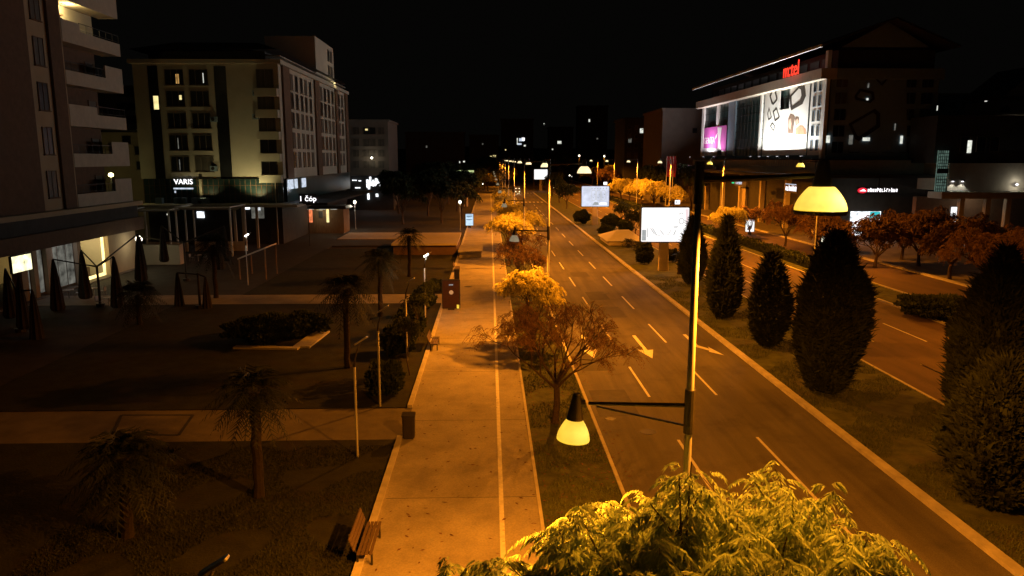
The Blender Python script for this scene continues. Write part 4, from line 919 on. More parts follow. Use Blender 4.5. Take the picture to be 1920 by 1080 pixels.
box('eave_edge', 'brackets', L2, X2-1.9, X2+.1, Y2+1, YE-1, zroof-.75, zroof-.6)
# front face windows (rows from the top)
zrow = [A(470, y, Y2).z for y in (160, 200, 241, 282, 322)]
for i, z in enumerate(zrow):
    p1 = ('winwarm', 'winwarm', 'glass', 'glass', 'glass')[i]
    for cx, pm in ((xl(338), 'glass'), (xl(383), 'glass')):
        window(L2, (cx, Y2, z), SOUTH, 2.55, 2.1, pm, 3, 1, 'frame')
    if i == 0: MB().box(xl(341), xl(347), Y2-.06, Y2-.041, z+.2, z+1.45).build('lit_pane', 'winwarm', L2)
    if i == 1: MB().box(xl(345), xl(349.5), Y2-.06, Y2-.041, z+.9, z+1.5).build('lit_pane', 'winyel', L2)
    if i == 0: MB().box(xl(391), xl(392.5), Y2-.06, Y2-.041, z+.3, z+1.6).build('lit_pane', 'winwhite', L2)
    if i >= 3: MB().box(xl(336), xl(337.4), Y2-.06, Y2-.041, z+.2, z+1.7).build('lit_pane', 'shopg', L2)
    # bay with white balconies at the corner
    bx0, bx1 = xl(488), xl(519)
    window(L2, ((bx0+bx1)/2+.1, Y2, z-.35), SOUTH, 2.3, 2.5, 'glass', 2, 1, 'frame', False)
    MB().box(bx0, bx1+.75, Y2-1.1, Y2-.0, z-1.5, z-.45).build('balcony', 'cream', L2)
box('glazed_strip', 'glass', L2, xl(290), xl(308), Y2-.04, Y2+.1, zr, ztop-.3); box('glazed_strip', 'glass', L2, xl(412), xl(434), Y2-.05, Y2+.1, zr, ztop-.3)
MB().box(xl(297), xl(306), Y2-.06, Y2-.041, zrow[1]-.4, zrow[1]+1.4).build('lit_pane', 'winyel', L2)
# air conditioning boxes on the plain wall
for px, py in ((481, 175), (481, 219), (402, 224), (402, 316)):
    q = A(px, py, Y2); ac = MB().box(q.x-.45, q.x+.45, Y2-.4, Y2-.02, q.z-.35, q.z+.35).build('air_conditioner', 'grey', L2)
    MB().prism(disc(0, 0, .24, n=12), .02, lambda u, v, w: Vector((q.x-.08+u, Y2-.41-w, q.z+v))).build('fan_grille', 'dark', ac)
# road-side face: groups of five, four, two windows between brown piers
for a, b in ((533, 545), (592, 600), (630, 634), (648, 652)): box('pilaster', 'brown', L2, X2, X2+.3, yr(a), yr(b), zr, ztop)
zrow2 = [A(560, y, yr(560)).z for y in (172, 206, 241, 278, 313)]
for z in zrow2:
    for px in (551, 560, 569, 577, 585, 605, 612, 619, 626, 637.5, 643.5):
        window(L2, (X2, yr(px), z), EAST, 1.35 if px < 600 else 1.7, 2.25, 'glass', 1, 1, 'frame')
# corner balcony light and roof tower
q = AX(623, 156, X2); MB().lathe([(.001, -.2), (.2, -.1), (.2, .1), (.001, .2)], (X2+.4, q.y, q.z), 10).build('balcony_light', 'winyel', L2); lamp('POINT', (X2+.9, q.y, q.z), 60, (1, .8, .4), L2, .2)
ta, tb = yr(605), yr(637); tz = AX(620, 84, X2).z
box('roof_tower', 'cream', L2, X2-9, X2-.6, ta, tb, ztop+.55, tz)
for z in (tz-2.8, tz-5.6): window(L2, (X2-.6, tb-2.4, z), EAST, 1.4, 2.0, 'glass', 1, 1, 'frame'); window(L2, (X2-.6, tb-4.6, z), EAST, 1.4, 2.0, 'glass', 1, 1, 'frame')
q = AX(568, 77, X2-4); MB().tube([(q.x, q.y, tz), (q.x, q.y, q.z)], .08, 6).build('mast', 'steel', L2); MB().box(q.x-.25, q.x+.25, q.y-.1, q.y+.1, q.z, q.z+.2).build('mast_light', 'winwhite', L2)
# glass podium
zp = A(480, 380, Y2-.5).z
gp = MB().box(XL+.4, X2-.1, Y2-.3, Y2-.05, zp, zr-.02).build('podium_glass', 'gglass', L2)
mb = MB(); n = 26
for k in range(n+1): x = XL+.4+(X2-.5-XL)*k/n; mb.box(x-.035, x+.035, Y2-.36, Y2-.3, zp, zr-.04)
for z in (zp+(zr-zp)*.36, zp+(zr-zp)*.72): mb.box(XL+.4, X2-.1, Y2-.345, Y2-.301, z-.03, z+.03)
mb.build('mullions', 'brown', gp)
box('podium_column', 'cream', L2, xl(373), xl(378), Y2-.6, Y2-.36, zp-.3, zr); box('podium_column', 'slab', L2, xl(514.5), xl(516), Y2-.5, Y2-.36, .03, zr)
box('podium_glass', 'gglass', L2, X2-.1, X2+.15, Y2+1, YE, zp, zr-.02)
box('canopy', 'slab', L2, XL-1, X2+3, Y2-5.2, Y2-.3, zp-.35, zp-.05); box('canopy', 'roofm', L2, X2+.15, X2+6.0, Y2-.3, YE-8, zp-.35, zp-.05)
for i, (px, w) in enumerate(((303, .9), (338, 1.0), (346, 1.0), (371, 1.0), (388, 1.0))): MB().box(xl(px)-w/2, xl(px)+w/2, Y2-2, Y2-1.3, zp-.05, zp+.75).build('rooftop_unit', 'grey', L2)
for px in (455, 470, 495): box('column', 'slab', L2, xl(px)-.15, xl(px)+.15, Y2-4.8, Y2-4.5, .03, zp-.35)
# ground floor shop lights
for pa, pb, ya, yb2, m in ((452, 466, 384, 393, 'shopw'), (470, 492, 384, 410, 'shopg'), (481, 486, 386, 396, 'shopw'), (367, 380, 397, 409, 'shopw'), (310, 313, 401, 404, 'winwhite')):
    q0, q1 = A(pa, yb2, Y2), A(pb, ya, Y2); MB().box(q0.x, q1.x, Y2-.02+.5, Y2+.55, q0.z, q1.z).build('shop_window', m, L2)
q0, q1 = A(535, 356, Y2+1), A(566, 332, Y2+1)
for k, (pa, pb) in enumerate(((533, 543), (546, 551), (560, 567))):
    y0, y1 = yr(pa), yr(pb); MB().box(X2+.16, X2+.25, y0, y1, A(535, 356, Y2).z, zr-.2).build('lit_panel', 'neond', L2)
lamp('POINT', (X2+1.6, yr(545), zr-1.6), 60, (.8, .88, 1), L2, .2)
# shop signs on the podium
t = thing('shop_sign', 'white glowing shop name in capitals on the green glass podium', 'sign', (xl(343), Y2-.42, A(343, 341, Y2).z))
text('VARIS', 1.0, 'neon', t, facing(0), ext=.03); MB().box(-1.4, 1.3, -.03, .0, -1.0, -.8).box(-1.3, -1.1, -.03, 0, -1.5, -1.2).build('underline', 'neond', t)
q = A(577, 373, 104); t = thing('shop_sign', 'small white glowing letters on the canopy above the wooden kiosk', 'sign', (q.x, 104, q.z)); text('1 čóp', 1.0, 'neon', t, facing(0), ext=.03)
MB().box(-1.2, 1.2, .04, .08, -.7, .7).build('sign_board', 'dark', t); MB().box(-.05, .05, .0, .1, .03-q.z, -.7).build('sign_post', 'dark', t)
# floodlight washing the wall
t = thing('floodlight', 'small floodlight on the podium canopy washing the cream wall', 'floodlight', (xl(478), Y2-3.0, zp-.05))
MB().box(-.25, .25, -.15, .15, .15, .5).build('housing', 'dark', t); MB().box(-.05, .05, -.05, .05, 0, .15).build('bracket', 'dark', t)
lamp('SPOT', (0, .0, .62), 1050, (1, .84, .38), t, .1, 'beam', R(112), .7, (R(150), 0, 0))
t = thing('floodlight', 'second floodlight on the podium canopy below the two window columns', 'floodlight', (xl(385), Y2-3.0, zp-.05))
MB().box(-.25, .25, -.15, .15, .15, .5).build('housing', 'dark', t); MB().box(-.05, .05, -.05, .05, 0, .15).build('bracket', 'dark', t)
lamp('SPOT', (0, .0, .62), 260, (1, .84, .38), t, .1, 'beam', R(112), .7, (R(150), 0, 0))

# building between the two left blocks, with the yellow lamp
Lm = thing('back_building', 'low pale building between the two left blocks with a balcony', 'building', (0, 0, 0))
q0, q1 = A(196, 250, 112), A(268, 250, 112)
box('wall', 'render', Lm, q0.x-8, XL-.3, 112, 124, .03, A(240, 248, 112).z); box('roof', 'roofm', Lm, q0.x-8.3, XL-.2, 111.6, 124.2, A(240, 248, 112).z, A(240, 244, 112).z)
for px, py in ((262, 290), (265, 318), (238, 270)): q = A(px, py, 112); window(Lm, (q.x, 112, q.z), SOUTH, 1.3, 1.2, 'glass', 1, 1)
Lk = thing('apartment_building', 'dark apartment block far behind the gap between the two left blocks', 'building', (0, 0, 0))
q0, q1 = A(212, 160, 135), A(285, 160, 135); box('wall', 'render', Lk, q0.x-10, q1.x+6, 135, 150, .03, q0.z)
for py in (180, 205, 230):
    z = A(240, py, 135).z
    for px in (228, 246, 262): window(Lk, (A(px, py, 135).x, 135, z), SOUTH, 1.5, 1.5, 'glass', 2, 1)
    box('balcony', 'slab', Lk, A(222, py, 135).x, A(270, py, 135).x, 133.6, 135, z-1.2, z-.3)
q = A(208, 328, 104); t = thing('wall_lamp', 'glaring yellow lamp at the corner behind the left balconies', 'lamp', (q.x, 104, 0))
MB().tube([(0, 0, 0), (0, 0, q.z-.3)], .08, 8).build('post', 'dark', t); MB().lathe([(.001, -.3), (.28, -.18), (.34, 0), (.25, .22), (.001, .3)], (0, 0, q.z), 12).build('globe', emit('lamp_yellow', (1, .93, .42), 7), t, smooth=True)
lamp('POINT', (-.2, -.6, q.z-.2), 95, (1, .86, .28), t, .3)
# far left pale block
L3 = thing('apartment_building', 'pale far block right of the corner building', 'building', (0, 0, 0))
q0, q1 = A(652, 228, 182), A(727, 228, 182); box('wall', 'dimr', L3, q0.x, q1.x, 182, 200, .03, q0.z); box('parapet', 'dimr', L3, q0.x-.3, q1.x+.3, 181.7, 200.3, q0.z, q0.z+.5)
for py in (252, 274, 294, 315):
    z = A(690, py, 182).z
    for px in (668, 693, 715): window(L3, (A(px, py, 182).x, 182, z), SOUTH, 1.6 if px != 693 else 3.0, 1.7, 'glass', 2, 1)
q = A(687, 243, 181.8); MB().box(q.x-.3, q.x+.3, 181.85, 181.94, q.z-.2, q.z+.2).build('lit_pane', 'winyel', L3)
q = A(697, 296, 181); MB().lathe([(.001, -.35), (.35, 0), (.001, .35)], (q.x, 181, q.z), 10).build('balcony_light', 'globe', L3); lamp('POINT', (q.x, 180.6, q.z), 120, (1, .85, .6), L3, .2)
# low shop with white lights, far
LS = thing('shop_building', 'low dark shop building with ragged white lit windows beyond the park', 'building', (0, 0, 0))
q0, q1 = A(655, 330, 176), A(735, 330, 176); box('wall', 'darkwall', LS, q0.x, q1.x, 177.6, 181, .03, q0.z)
sr = random.Random(5)
for k in range(13):
    px = 689+k*2.7; q = A(px, 343+sr.uniform(-3, 4), 177.5); w = sr.uniform(.12, .3); h = sr.uniform(.4, 1.1); MB().box(q.x-w, q.x+w, 177.4, 177.59, q.z-h, q.z+h).build('lit_window', 'shopw', LS)
for px, py, w, h in ((665, 338, .5, .12), (675, 339, .3, .1), (651, 337, .18, .9), (691, 368, .25, .75), (707, 366, .3, .35), (671, 352, .6, .12), (797, 336, .2, .9)):
    q = A(px, py, 177.5); MB().box(q.x-w, q.x+w, 177.2, 177.38, q.z-h, q.z+h).build('lit_panel', 'shopw', LS)
# kiosk
p, q = G(567, 438), G(645, 438)
K = thing('kiosk', 'wooden park kiosk with a red lit window and a yellow lit door slit', 'kiosk', ((p.x+q.x)/2, p.y, 0)); w = (q.x-p.x)/2; kh = A(600, 388, p.y).z
MB().box(-w, w, 0, 5, .03, kh-.3).build('wall', 'plank', K); MB().add([(-w-.6, -.9, kh-.3), (w+.6, -.9, kh-.3), (w+.6, 5.5, kh-.3), (-w-.6, 5.5, kh-.3), (-w-.2, 0, kh+.1), (w+.2, 0, kh+.1), (w+.2, 5, kh+.1), (-w-.2, 5, kh+.1)], [(0, 1, 5, 4), (1, 2, 6, 5), (2, 3, 7, 6), (3, 0, 4, 7), (4, 5, 6, 7), (3, 2, 1, 0)]).build('roof', 'roofm', K)
kx = lambda px: A(px, 405, p.y).x-K.location.x; kz = lambda py: A(600, py, p.y).z
MB().box(kx(574), kx(586), -.06, -.0, kz(417), kz(389)).build('lit_window', 'kred', K); MB().box(kx(612), kx(617), -.06, 0, kz(417), kz(389)).build('lit_door', 'winyel', K)
MB().box(kx(598), kx(606), -.2, -.02, kz(408), kz(396)).build('notice_board', 'dark', K); MB().box(kx(594), kx(605), -.05, -.0, kz(395), kz(390)).build('signboard', 'cream', K)
MB().box(kx(588), kx(609), -.05, 0, .1, kz(412)).build('door', 'plank', K)
for px in (585, 607, 628): MB().box(kx(px)-.5, kx(px)+.5, -.8, -.7, kh-.36, kh-.31).build('eave_lamp', 'winwhite', K)
lamp('POINT', (0, -1.4, kh-.9), 55, (1, .8, .5), K, .2)

# ------------------------------------------------------------------ right telecom building
XR, YR = 51.75, 115.0
XR = A(1548, 250, YR).x
yt_ = lambda px: AX(px, 250, XR).y
T = thing('office_building', 'large office building with a floodlit banner facade and red rooftop letters', 'building', (0, 0, 0))
ZB = A(1545, 291, YR).z; ZT = A(1545, 148, YR).z; ZL = A(1545, 128, YR).z; ZR = A(1545, 86, YR).z; YZ = yt_(1316)
box('wall', 'grey', T, XR+.6, XR+17.2, YR+.5, YZ, 9.6, ZL+.0)
box('upper_storey', 'darkwall', T, XR+1.6, XR+16.5, YR+1.0, YZ-1, ZL, ZR-.4)
box('ledge', 'slab', T, XR-1.4, XR+1.0, YR-.3, YZ+1.2, ZT, ZL); box('ledge', 'grey', T, XR+1.0, XR+17.5, YR-.3, YR+.6, ZT, ZL)
# slanted roof edge with slats
MB().add([(XR-2.0, YR-1.5, ZR), (XR+8.8, YR-1.5, ZR+4.0), (XR+8.8, YZ+1.6, ZR+4.0), (XR-2.0, YZ+1.6, ZR), (XR-2.0, YR-1.5, ZR-.3), (XR+8.8, YR-1.5, ZR+3.7), (XR+8.8, YZ+1.6, ZR+3.7), (XR-2.0, YZ+1.6, ZR-.3)], [(0, 1, 2, 3), (7, 6, 5, 4), (0, 4, 5, 1), (2, 6, 7, 3), (3, 7, 4, 0)]).build('roof', 'roofm', T)
MB().add([(XR+8.8, YR-1.5, ZR+4.0), (XR+18.8, YR-1.5, ZR), (XR+18.8, YZ+1.6, ZR), (XR+8.8, YZ+1.6, ZR+4.0), (XR+8.8, YR-1.5, ZR+3.7), (XR+18.8, YR-1.5, ZR-.3), (XR+18.8, YZ+1.6, ZR-.3), (XR+8.8, YZ+1.6, ZR+3.7)], [(0, 1, 2, 3), (7, 6, 5, 4), (0, 4, 5, 1), (1, 5, 6, 2)]).build('roof', 'roofm', T)
MB().add([(XR+2, YR+.8, ZR), (XR+15.5, YR+.8, ZR), (XR+8.8, YR+.8, ZR+3.6), (XR+2, YR+1.2, ZR), (XR+15.5, YR+1.2, ZR), (XR+8.8, YR+1.2, ZR+3.6)], [(0, 1, 2), (5, 4, 3)]).build('gable', 'grey', T)
MT['slats'] = mat('roof_slats', (.5, .5, .48), .6, .5, 1.2, stretch=(.01, 1.6, .01))
box('roof_fascia', 'slats', T, XR-2.35, XR-2.01, YR-1.5, YZ+1.6, ZR-.35, ZR+.05)
o_ = MB()
for k in range(14): y = YR+3+k*4.5; o_.box(XR+1.5, XR+1.59, y, y+3.4, ZL+.6, ZR-1.2)
o_.build('upper_windows', 'glass', T)
def bay(pa, pb, z0, z1, m, nm, x=XR): return box(nm, m, T, x, XR+.59, yt_(pb), yt_(pa), z0, z1)
# glass facade with mullions
gl = bay(1318, 1545, ZB, ZT, 'gglass', 'glass_facade', XR+.3)
mb = MB()
for k in range(34): y = YR+.7+k*(YZ-YR-1)/34; mb.box(XR+.25, XR+.3, y-.03, y+.03, ZB, ZT)
for k in range(1, 7): z = ZB+(ZT-ZB)*k/7; mb.box(XR+.24, XR+.298, YR+.6, YZ, z-.08, z+.08)
mb.build('mullions', 'dark', gl)
bay(1316, 1319.5, ZB, ZT, 'white', 'frame_column', XR-.1); bay(1364, 1377, ZB, ZT, 'grey', 'facade_column', XR-.0); bay(1342, 1346, ZB+6.3, ZT, 'white', 'frame_column', XR-.02)
bay(1423, 1426, ZB, ZT, 'white', 'frame_column', XR-.05); bay(1431.5, 1434.5, ZB, ZT, 'white', 'frame_column', XR-.05)
corner = box('corner_column', 'white', T, XR-.45, XR+.1, YR-.1, YR+.8, 9.6, ZR-.6)
wc = bay(1517, 1539, ZB, ZT, 'white', 'white_bay', XR-.1)
for k in range(5):
    z = ZB+.7+k*(ZT-ZB)/5
    for px in (1524.5, 1534): window(T, (XR-.1, yt_(px), z), WEST, .95, 1.7, 'glass', 1, 1, 'grey', False)
# magenta banner
def wallart(px, z, x): return facing(WEST, (x, yt_(px), z))
y0, y1 = yt_(1363), yt_(1321)
mg = box('magenta_banner', 'magenta', T, XR-.12, XR-.04, y0, y1, ZB+.1, ZB+6.6)
M = facing(WEST, (XR-.13, (y0+y1)/2, ZB)); w = y1-y0
text('GENTA', 2.1, 'glyphw', T, facing(WEST, (XR-.14, y1-4.6, ZB+3.55)), 'banner_lettering', .01, 1.25)
flat(T, 'banner_print', 'glyphw', [(w*.16, .1), (w*.36, .1), (w*.26, 3.4), (w*.30, 6.3), (w*.12, 6.4), (w*.17, 3.6)], M)
flat(T, 'banner_print', 'banner', [(-w*.49, .05), (w*.49, .05), (w*.49, 1.0), (w*.1, 1.7), (-w*.49, 1.9)], M)
flat(T, 'banner_print', 'glyphw', [(w*.02, 3.7), (w*.1, 4.2), (w*.14, 5.2), (w*.06, 4.6)], M)
# white banner with its prints
bn = MB().box(XR-.2, XR-.12, yt_(1515), yt_(1479), ZB+.05, ZT-.05).box(XR-.2, XR-.12, yt_(1461), yt_(1436), ZB+.05, ZT-.05).box(XR-.2, XR-.12, yt_(1479)+.001, yt_(1461)-.001, ZB+.05, A(1470, 205, yt_(1470)).z).build('white_banner', 'banner', T)
def on(px, py): q = AX(px, py, XR-.2); return (-q.y, q.z)
MW = Matrix(((0, 0, -1, XR-.205), (-1, 0, 0, 0), (0, 1, 0, 0), (0, 0, 0, 1)))
def pr(name, m, pts, d=.02): return flat(bn, name, m, [on(*p) for p in pts], MW, d)
def frame_print(outer, inner): return ring(bn, 'frame_print', 'print_brown', [on(*p) for p in outer], [on(*p) for p in inner], MW, .03)
frame_print([(1443, 180), (1450, 160), (1453, 164), (1458, 184), (1457, 189), (1450, 197), (1447, 195)], [(1445.5, 181), (1450.5, 167), (1451.5, 168), (1455.5, 184), (1455, 187), (1450, 193), (1448.5, 191)])
frame_print([(1481, 180), (1500, 159), (1509, 161), (1511, 180), (1505, 195), (1484, 207), (1482, 200)], [(1484, 181), (1498, 166), (1502, 168), (1503, 179), (1500, 188), (1485.5, 199), (1484.5, 195)])
frame_print([(1439, 213), (1442, 201), (1447, 219), (1446, 222), (1441, 226)], [(1440.2, 213), (1442.4, 205), (1445.8, 218), (1445, 220.5), (1441.3, 222.5)])
frame_print([(1449, 209), (1456, 201), (1462, 219), (1461, 222), (1453, 228)], [(1451, 210), (1456, 205), (1460, 218), (1459, 220.5), (1453.5, 224)])
frame_print([(1444, 237), (1448, 229), (1454, 236), (1452, 244), (1450, 246)], [(1445.5, 237), (1448.3, 232), (1452.3, 236.5), (1451, 242), (1450, 243)])
pr('stroke_print', 'print_brown', [(1444, 257), (1447, 253), (1447.5, 254), (1444.5, 258)]); pr('stroke_print', 'print_brown', [(1443, 265), (1447.5, 261), (1448, 262), (1443.5, 266)])
pr('portrait_print', 'hair', [(1477, 250), (1478, 222), (1482, 213), (1489, 216), (1491, 222), (1489, 232), (1487, 251)]); pr('portrait_print', 'skin', [(1479, 238), (1479.5, 225), (1483, 222), (1484.5, 232), (1482, 243)], .035)
pr('portrait_print', 'hair', [(1491, 222), (1494, 218), (1498, 220), (1499, 230), (1492, 236)]); pr('portrait_print', 'skin', [(1493, 234), (1492.8, 225), (1495.5, 222), (1498, 226), (1497.5, 233)], .035)
pr('portrait_print', 'salmon', [(1491, 253), (1492, 241), (1499, 235), (1505, 235), (1511, 243), (1512, 252)])
for py in (292,): pass
# red letters
t = thing('roof_sign', 'glowing red letters on the roof ledge of the office building', 'sign', (XR-1.9, yt_(1497), A(1497, 131, yt_(1497)).z))
text('m:tel', 3.3, 'red', t, facing(WEST), ext=.05, sx=1.0)
lamp('POINT', (-.8, 0, -.5), 40, (1, .05, .03), t, .5)
# floods at the foot of the banners
FL = 'floodlights at the foot of the lit facade'
for i, (px, pw, lb) in enumerate([(1310, 800, 'floodlight at the far left end of the lit facade'), (1336, 4200, 'floodlight below the magenta banner'), (1356, 1100, 'floodlight right of the magenta banner'), (1428, 700, 'floodlight below the thin white frame'), (1445, 3000, 'floodlight at the left foot of the white banner'),
        (1462, 3400, 'floodlight under the gap in the white banner'), (1480, 3400, 'floodlight under the banner portrait'), (1500, 3000, 'floodlight at the right foot of the white banner'), (1527, 1300, 'floodlight at the white corner bay')]):
    t = thing('floodlight', lb, 'floodlight', (XR-1.9, yt_(px), ZB-.55), 0, FL)
    MB().box(-.18, .18, -.22, .22, .1, .42).build('housing', 'dark', t); MB().box(-.15, .15, -.19, .19, .42, .44).build('lens', 'neon', t); MB().box(-.04, .04, -.04, .04, 0, .1).build('bracket', 'dark', t)
    lamp('AREA', (0, 0, .5), pw*.75, (1, 1, .93) if px > 1400 else (1, .92, 1), t, name='beam', rot=(R(180), R(-30), 0), size=(.4, 3.4))
# podium
box('podium', 'slab', T, XR-1.6, XR+17.5, YR-.6, YZ+1, 9.6, ZB-.75); box('podium_edge', 'roofm', T, XR-2.4, XR+17.8, YR-1.4, YZ+1.6, ZB-.75, ZB-.56)
mb = MB()
for k in range(26): y = yt_(1540)+k*1.05; mb.box(XR-2.36, XR-2.3, y, y+.05, ZB-1.8, ZB-.76)
mb.box(XR-2.37, XR-2.3, yt_(1545), yt_(1430), ZB-1.9, ZB-1.8); mb.build('railing', 'steel', T)
box('canopy', 'roofm', T, XR-5.5, XR+18, YR-4, YZ+1, 9.1, 9.6); box('soffit_wall', 'darkwall', T, XR+.5, XR+17, YR+.8, YZ, .05, 9.1)
for k in range(6): box('column', 'slab', T, XR-.4, XR+.4, YR+1+k*12, YR+1.8+k*12, .05, 9.1)
# front face (dark) with window rows and dim printed frames
zz = [ZB+1.2+k*2.45 for k in range(5)]
for i, z in enumerate(zz):
    for j in range(6):
        window(T, (XR+2.2+j*2.65, YR+.5, z-.9), SOUTH, 1.9, 1.8, 'glass', 2, 1, 'grey', False)
def onf(px, py): q = A(px, py, YR+.35); return (q.x, q.z)
MF = Matrix(((1, 0, 0, 0), (0, 0, -1, YR+.36), (0, 1, 0, 0), (0, 0, 0, 1)))
fb = flat(T, 'dark_banner', 'grey', [onf(1592, 128), onf(1700, 128), onf(1700, 285), onf(1592, 285)][::-1], MF, .01)
def fring(o, i): ring(fb, 'frame_print', 'print_brown', [onf(*p) for p in o], [onf(*p) for p in i], MF, .05)
fring([(1591, 232), (1640, 204), (1650, 212), (1650, 238), (1610, 265), (1603, 260)], [(1597, 234), (1637, 211), (1643, 216), (1643, 234), (1611, 256), (1607, 254)])
fring([(1602, 180), (1612, 166), (1638, 172), (1640, 186), (1632, 193), (1604, 187)], [(1607, 180), (1614, 171), (1634, 176), (1635, 185), (1630, 188), (1608, 183)])
fring([(1638, 145), (1652, 136), (1665, 148), (1654, 161)], [(1643, 146), (1652, 141), (1660, 149), (1653, 156)])
for px, py, w, h, m in ((1552.5, 261, .28, .55, 'winwhite'), (1595, 262, .3, .7, 'shopg'), (1624, 261, .55, .25, 'winwhite'), (1690, 262, .18, .6, 'winwhite'), (1628, 160, .1, .35, 'shopg'), (1626, 186, .15, .15, 'winwhite'), (1678, 238, .08, .5, 'shopg'), (1741, 292, .15, .3, 'winwhite')):
    q = A(px, py, YR+.3); MB().box(q.x-w, q.x+w, YR+.22, YR+.29, q.z-h, q.z+h).build('lit_window', m, T)
# shops under the canopy
yf = YR+.7
for px, py, w, h, m in ((1622, 412, 2.4, 1.3, 'shopw'), (1640, 404, .8, .6, 'teal'), (1605, 432, 1.0, 1.0, 'shopw'), (1660, 425, .9, .8, 'shopg')):
    q = A(px, py, yf); MB().box(q.x-w, q.x+w, yf-.05-(.04 if m == 'teal' else 0), yf, q.z-h, q.z+h).build('shop_window', m, T)
lamp('POINT', (A(1622, 400, 112).x, 111, 4), 160, (.9, 1, .9), T, .4)
def glyphs(t, n, h, m, seed, w):
    g = random.Random(seed); mb = MB(); x = -w/2; st = w/n
    for k in range(n):
        c = x+st*(k+.5); q = st*.32
        mb.box(c-q, c-q+.09*h, -.03, 0, -h*.3, h*(.3 if g.random() < .5 else .5)); mb.box(c-q, c+q, -.04, -.002, h*g.choice((-.3, .0, .22)), h*g.choice((-.16, .12, .36)))
        if g.random() < .6: mb.box(c+q-.1*h, c+q, -.035, -.001, -h*.3, h*.3)
    return mb.build('lettering', m, t)
q = A(1648, 357, YR-4.1); t = thing('shop_sign', 'long shop sign with a red emblem and small white letters on the dark canopy', 'sign', (q.x, YR-4.1, q.z))
MB().box(-3.3, 3.0, .0, .06, -.55, .55).build('sign_board', 'dark', t); glyphs(t, 13, .75, 'neon', 3, 4.6).location = (.55, -.0, 0)
MB().prism(disc(0, 0, .75, .42, 16), .03, lambda u, v, w: Vector((-2.5+u, -w, v))).build('emblem', 'redd', t); MB().prism([(-.5, -.1), (.5, -.12), (.1, .2)], .03, lambda u, v, w: Vector((-2.45+u, -.035-w, v))).build('emblem_mark', 'neon', t)
MB().box(-.1, .1, .02, .08, .55, 9.1-q.z).build('hanger', 'dark', t)
q = AX(1483, 354, XR-5.6); t = thing('shop_sign', 'bright white sign on the canopy left of the big yellow lamp bowl', 'sign', (XR-5.6, q.y, q.z), WEST)
MB().box(-2.2, 2.2, 0, .1, -.6, .6).build('sign_board', 'dark', t); glyphs(t, 7, 1.05, 'neon', 8, 4.2); MB().box(-2.2, 2.0, -.04, -.01, .62, .74).build('strip_light', 'neond', t); MB().box(-.1, .1, .02, .08, .74, 9.1-q.z).build('hanger', 'dark', t)
q = AX(1385, 343, XR-5.6); t = thing('shop_sign', 'small pinkish white sign with a green mark farther along the canopy', 'sign', (XR-5.6, q.y, q.z), WEST)
MB().box(-2.2, 4.2, 0, .1, -.6, .6).build('sign_board', 'dark', t); glyphs(t, 6, .8, 'neond', 12, 3.6); MB().box(-3.9+.0, -2.5, -.03, 0, -.2, .2).build('green_mark', 'green', t); MB().box(-.1, .1, .02, .08, .6, 9.1-q.z).build('hanger', 'dark', t)
# lit panels near the ground behind trees
q = A(1412, 372, 150); t = thing('market_stall', 'pale lit stall wall under the canopy behind the lamp post', 'stall', (q.x, 150, 0)); MB().box(-1.6, 1.4, 0, 2, .07, q.z+2.0).build('wall', 'slab', t); MB().box(-1.2, -.6, -.03, 0, .6, 2.6).build('lit_panel', 'shopg', t)
MB().box(-1.9, 1.7, -.6, 2.2, q.z+2.0, q.z+2.25).build('roof', 'roofm', t)
q = G(1541, 468); t = thing('display_case', 'pair of narrow lit glass panels below the big lamp bowl behind the conifer', 'display case', (q.x+.3, q.y, .07))
for dx in (-.45, .3): MB().box(dx, dx+.42, -.03, 0, .1, 2.0).build('lit_panel', emit('case_light', (1, .95, .7), 1.0, .7, 3), t)
MB().box(-.55, .85, 0, .3, 0, 2.15).build('case', 'dark', t)
# advertising panel left of the office (brown board with cream side)
q0, q1 = A(1312, 302, 185), A(1366, 330, 170)
t = thing('side_annex', 'brown and cream annex wall below the magenta banner', 'annex', (0, 0, 0)); MB().box(XR-3.2, XR-2.5, yt_(1368), yt_(1352), 9.6, ZB-2.0).build('cream_panel', 'cream', t); MB().box(XR-3.2, XR-2.5, yt_(1352)+.02, yt_(1325), 9.6, ZB-2.0).build('brown_panel', 'brown', t)
# far right grey block and dark lit-window block
Rg = thing('grey_building', 'plain grey block left of the office building', 'building', (0, 0, 0))
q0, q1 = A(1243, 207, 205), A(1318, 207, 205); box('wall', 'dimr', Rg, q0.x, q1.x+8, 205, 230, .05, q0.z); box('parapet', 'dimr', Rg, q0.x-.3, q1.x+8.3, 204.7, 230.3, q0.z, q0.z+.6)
for k in range(3): window(Rg, (q1.x-2+k*3, 205, q0.z-6-3*k), SOUTH, 1.4, 1.4, 'glass', 1, 1)
Rd = thing('apartment_building', 'dark block with two lit windows at the end of the gold tree row', 'building', (0, 0, 0))
q0, q1 = A(1172, 225, 260), A(1240, 225, 260); box('wall', 'darkwall', Rd, q0.x, q1.x, 260, 280, .05, q0.z); box('roof', 'roofm', Rd, q0.x-.5, q1.x+.5, 259.5, 280.5, q0.z, q0.z+.8)
for px, py, m in ((1217, 275, 'winwhite'), (1181, 264, 'shopg'), (1203, 246, 'winwhite')): q = A(px, py, 259.9); window(Rd, (q.x, 260, q.z-.7), SOUTH, 1.3, 1.7, m, 1, 1)
for k in range(4):
    for j in range(5): window(Rd, (q0.x+1.6+2.4*j, 260, q0.z-3.2-3.1*k), SOUTH, 1.2, 1.5, 'glass', 1, 1)
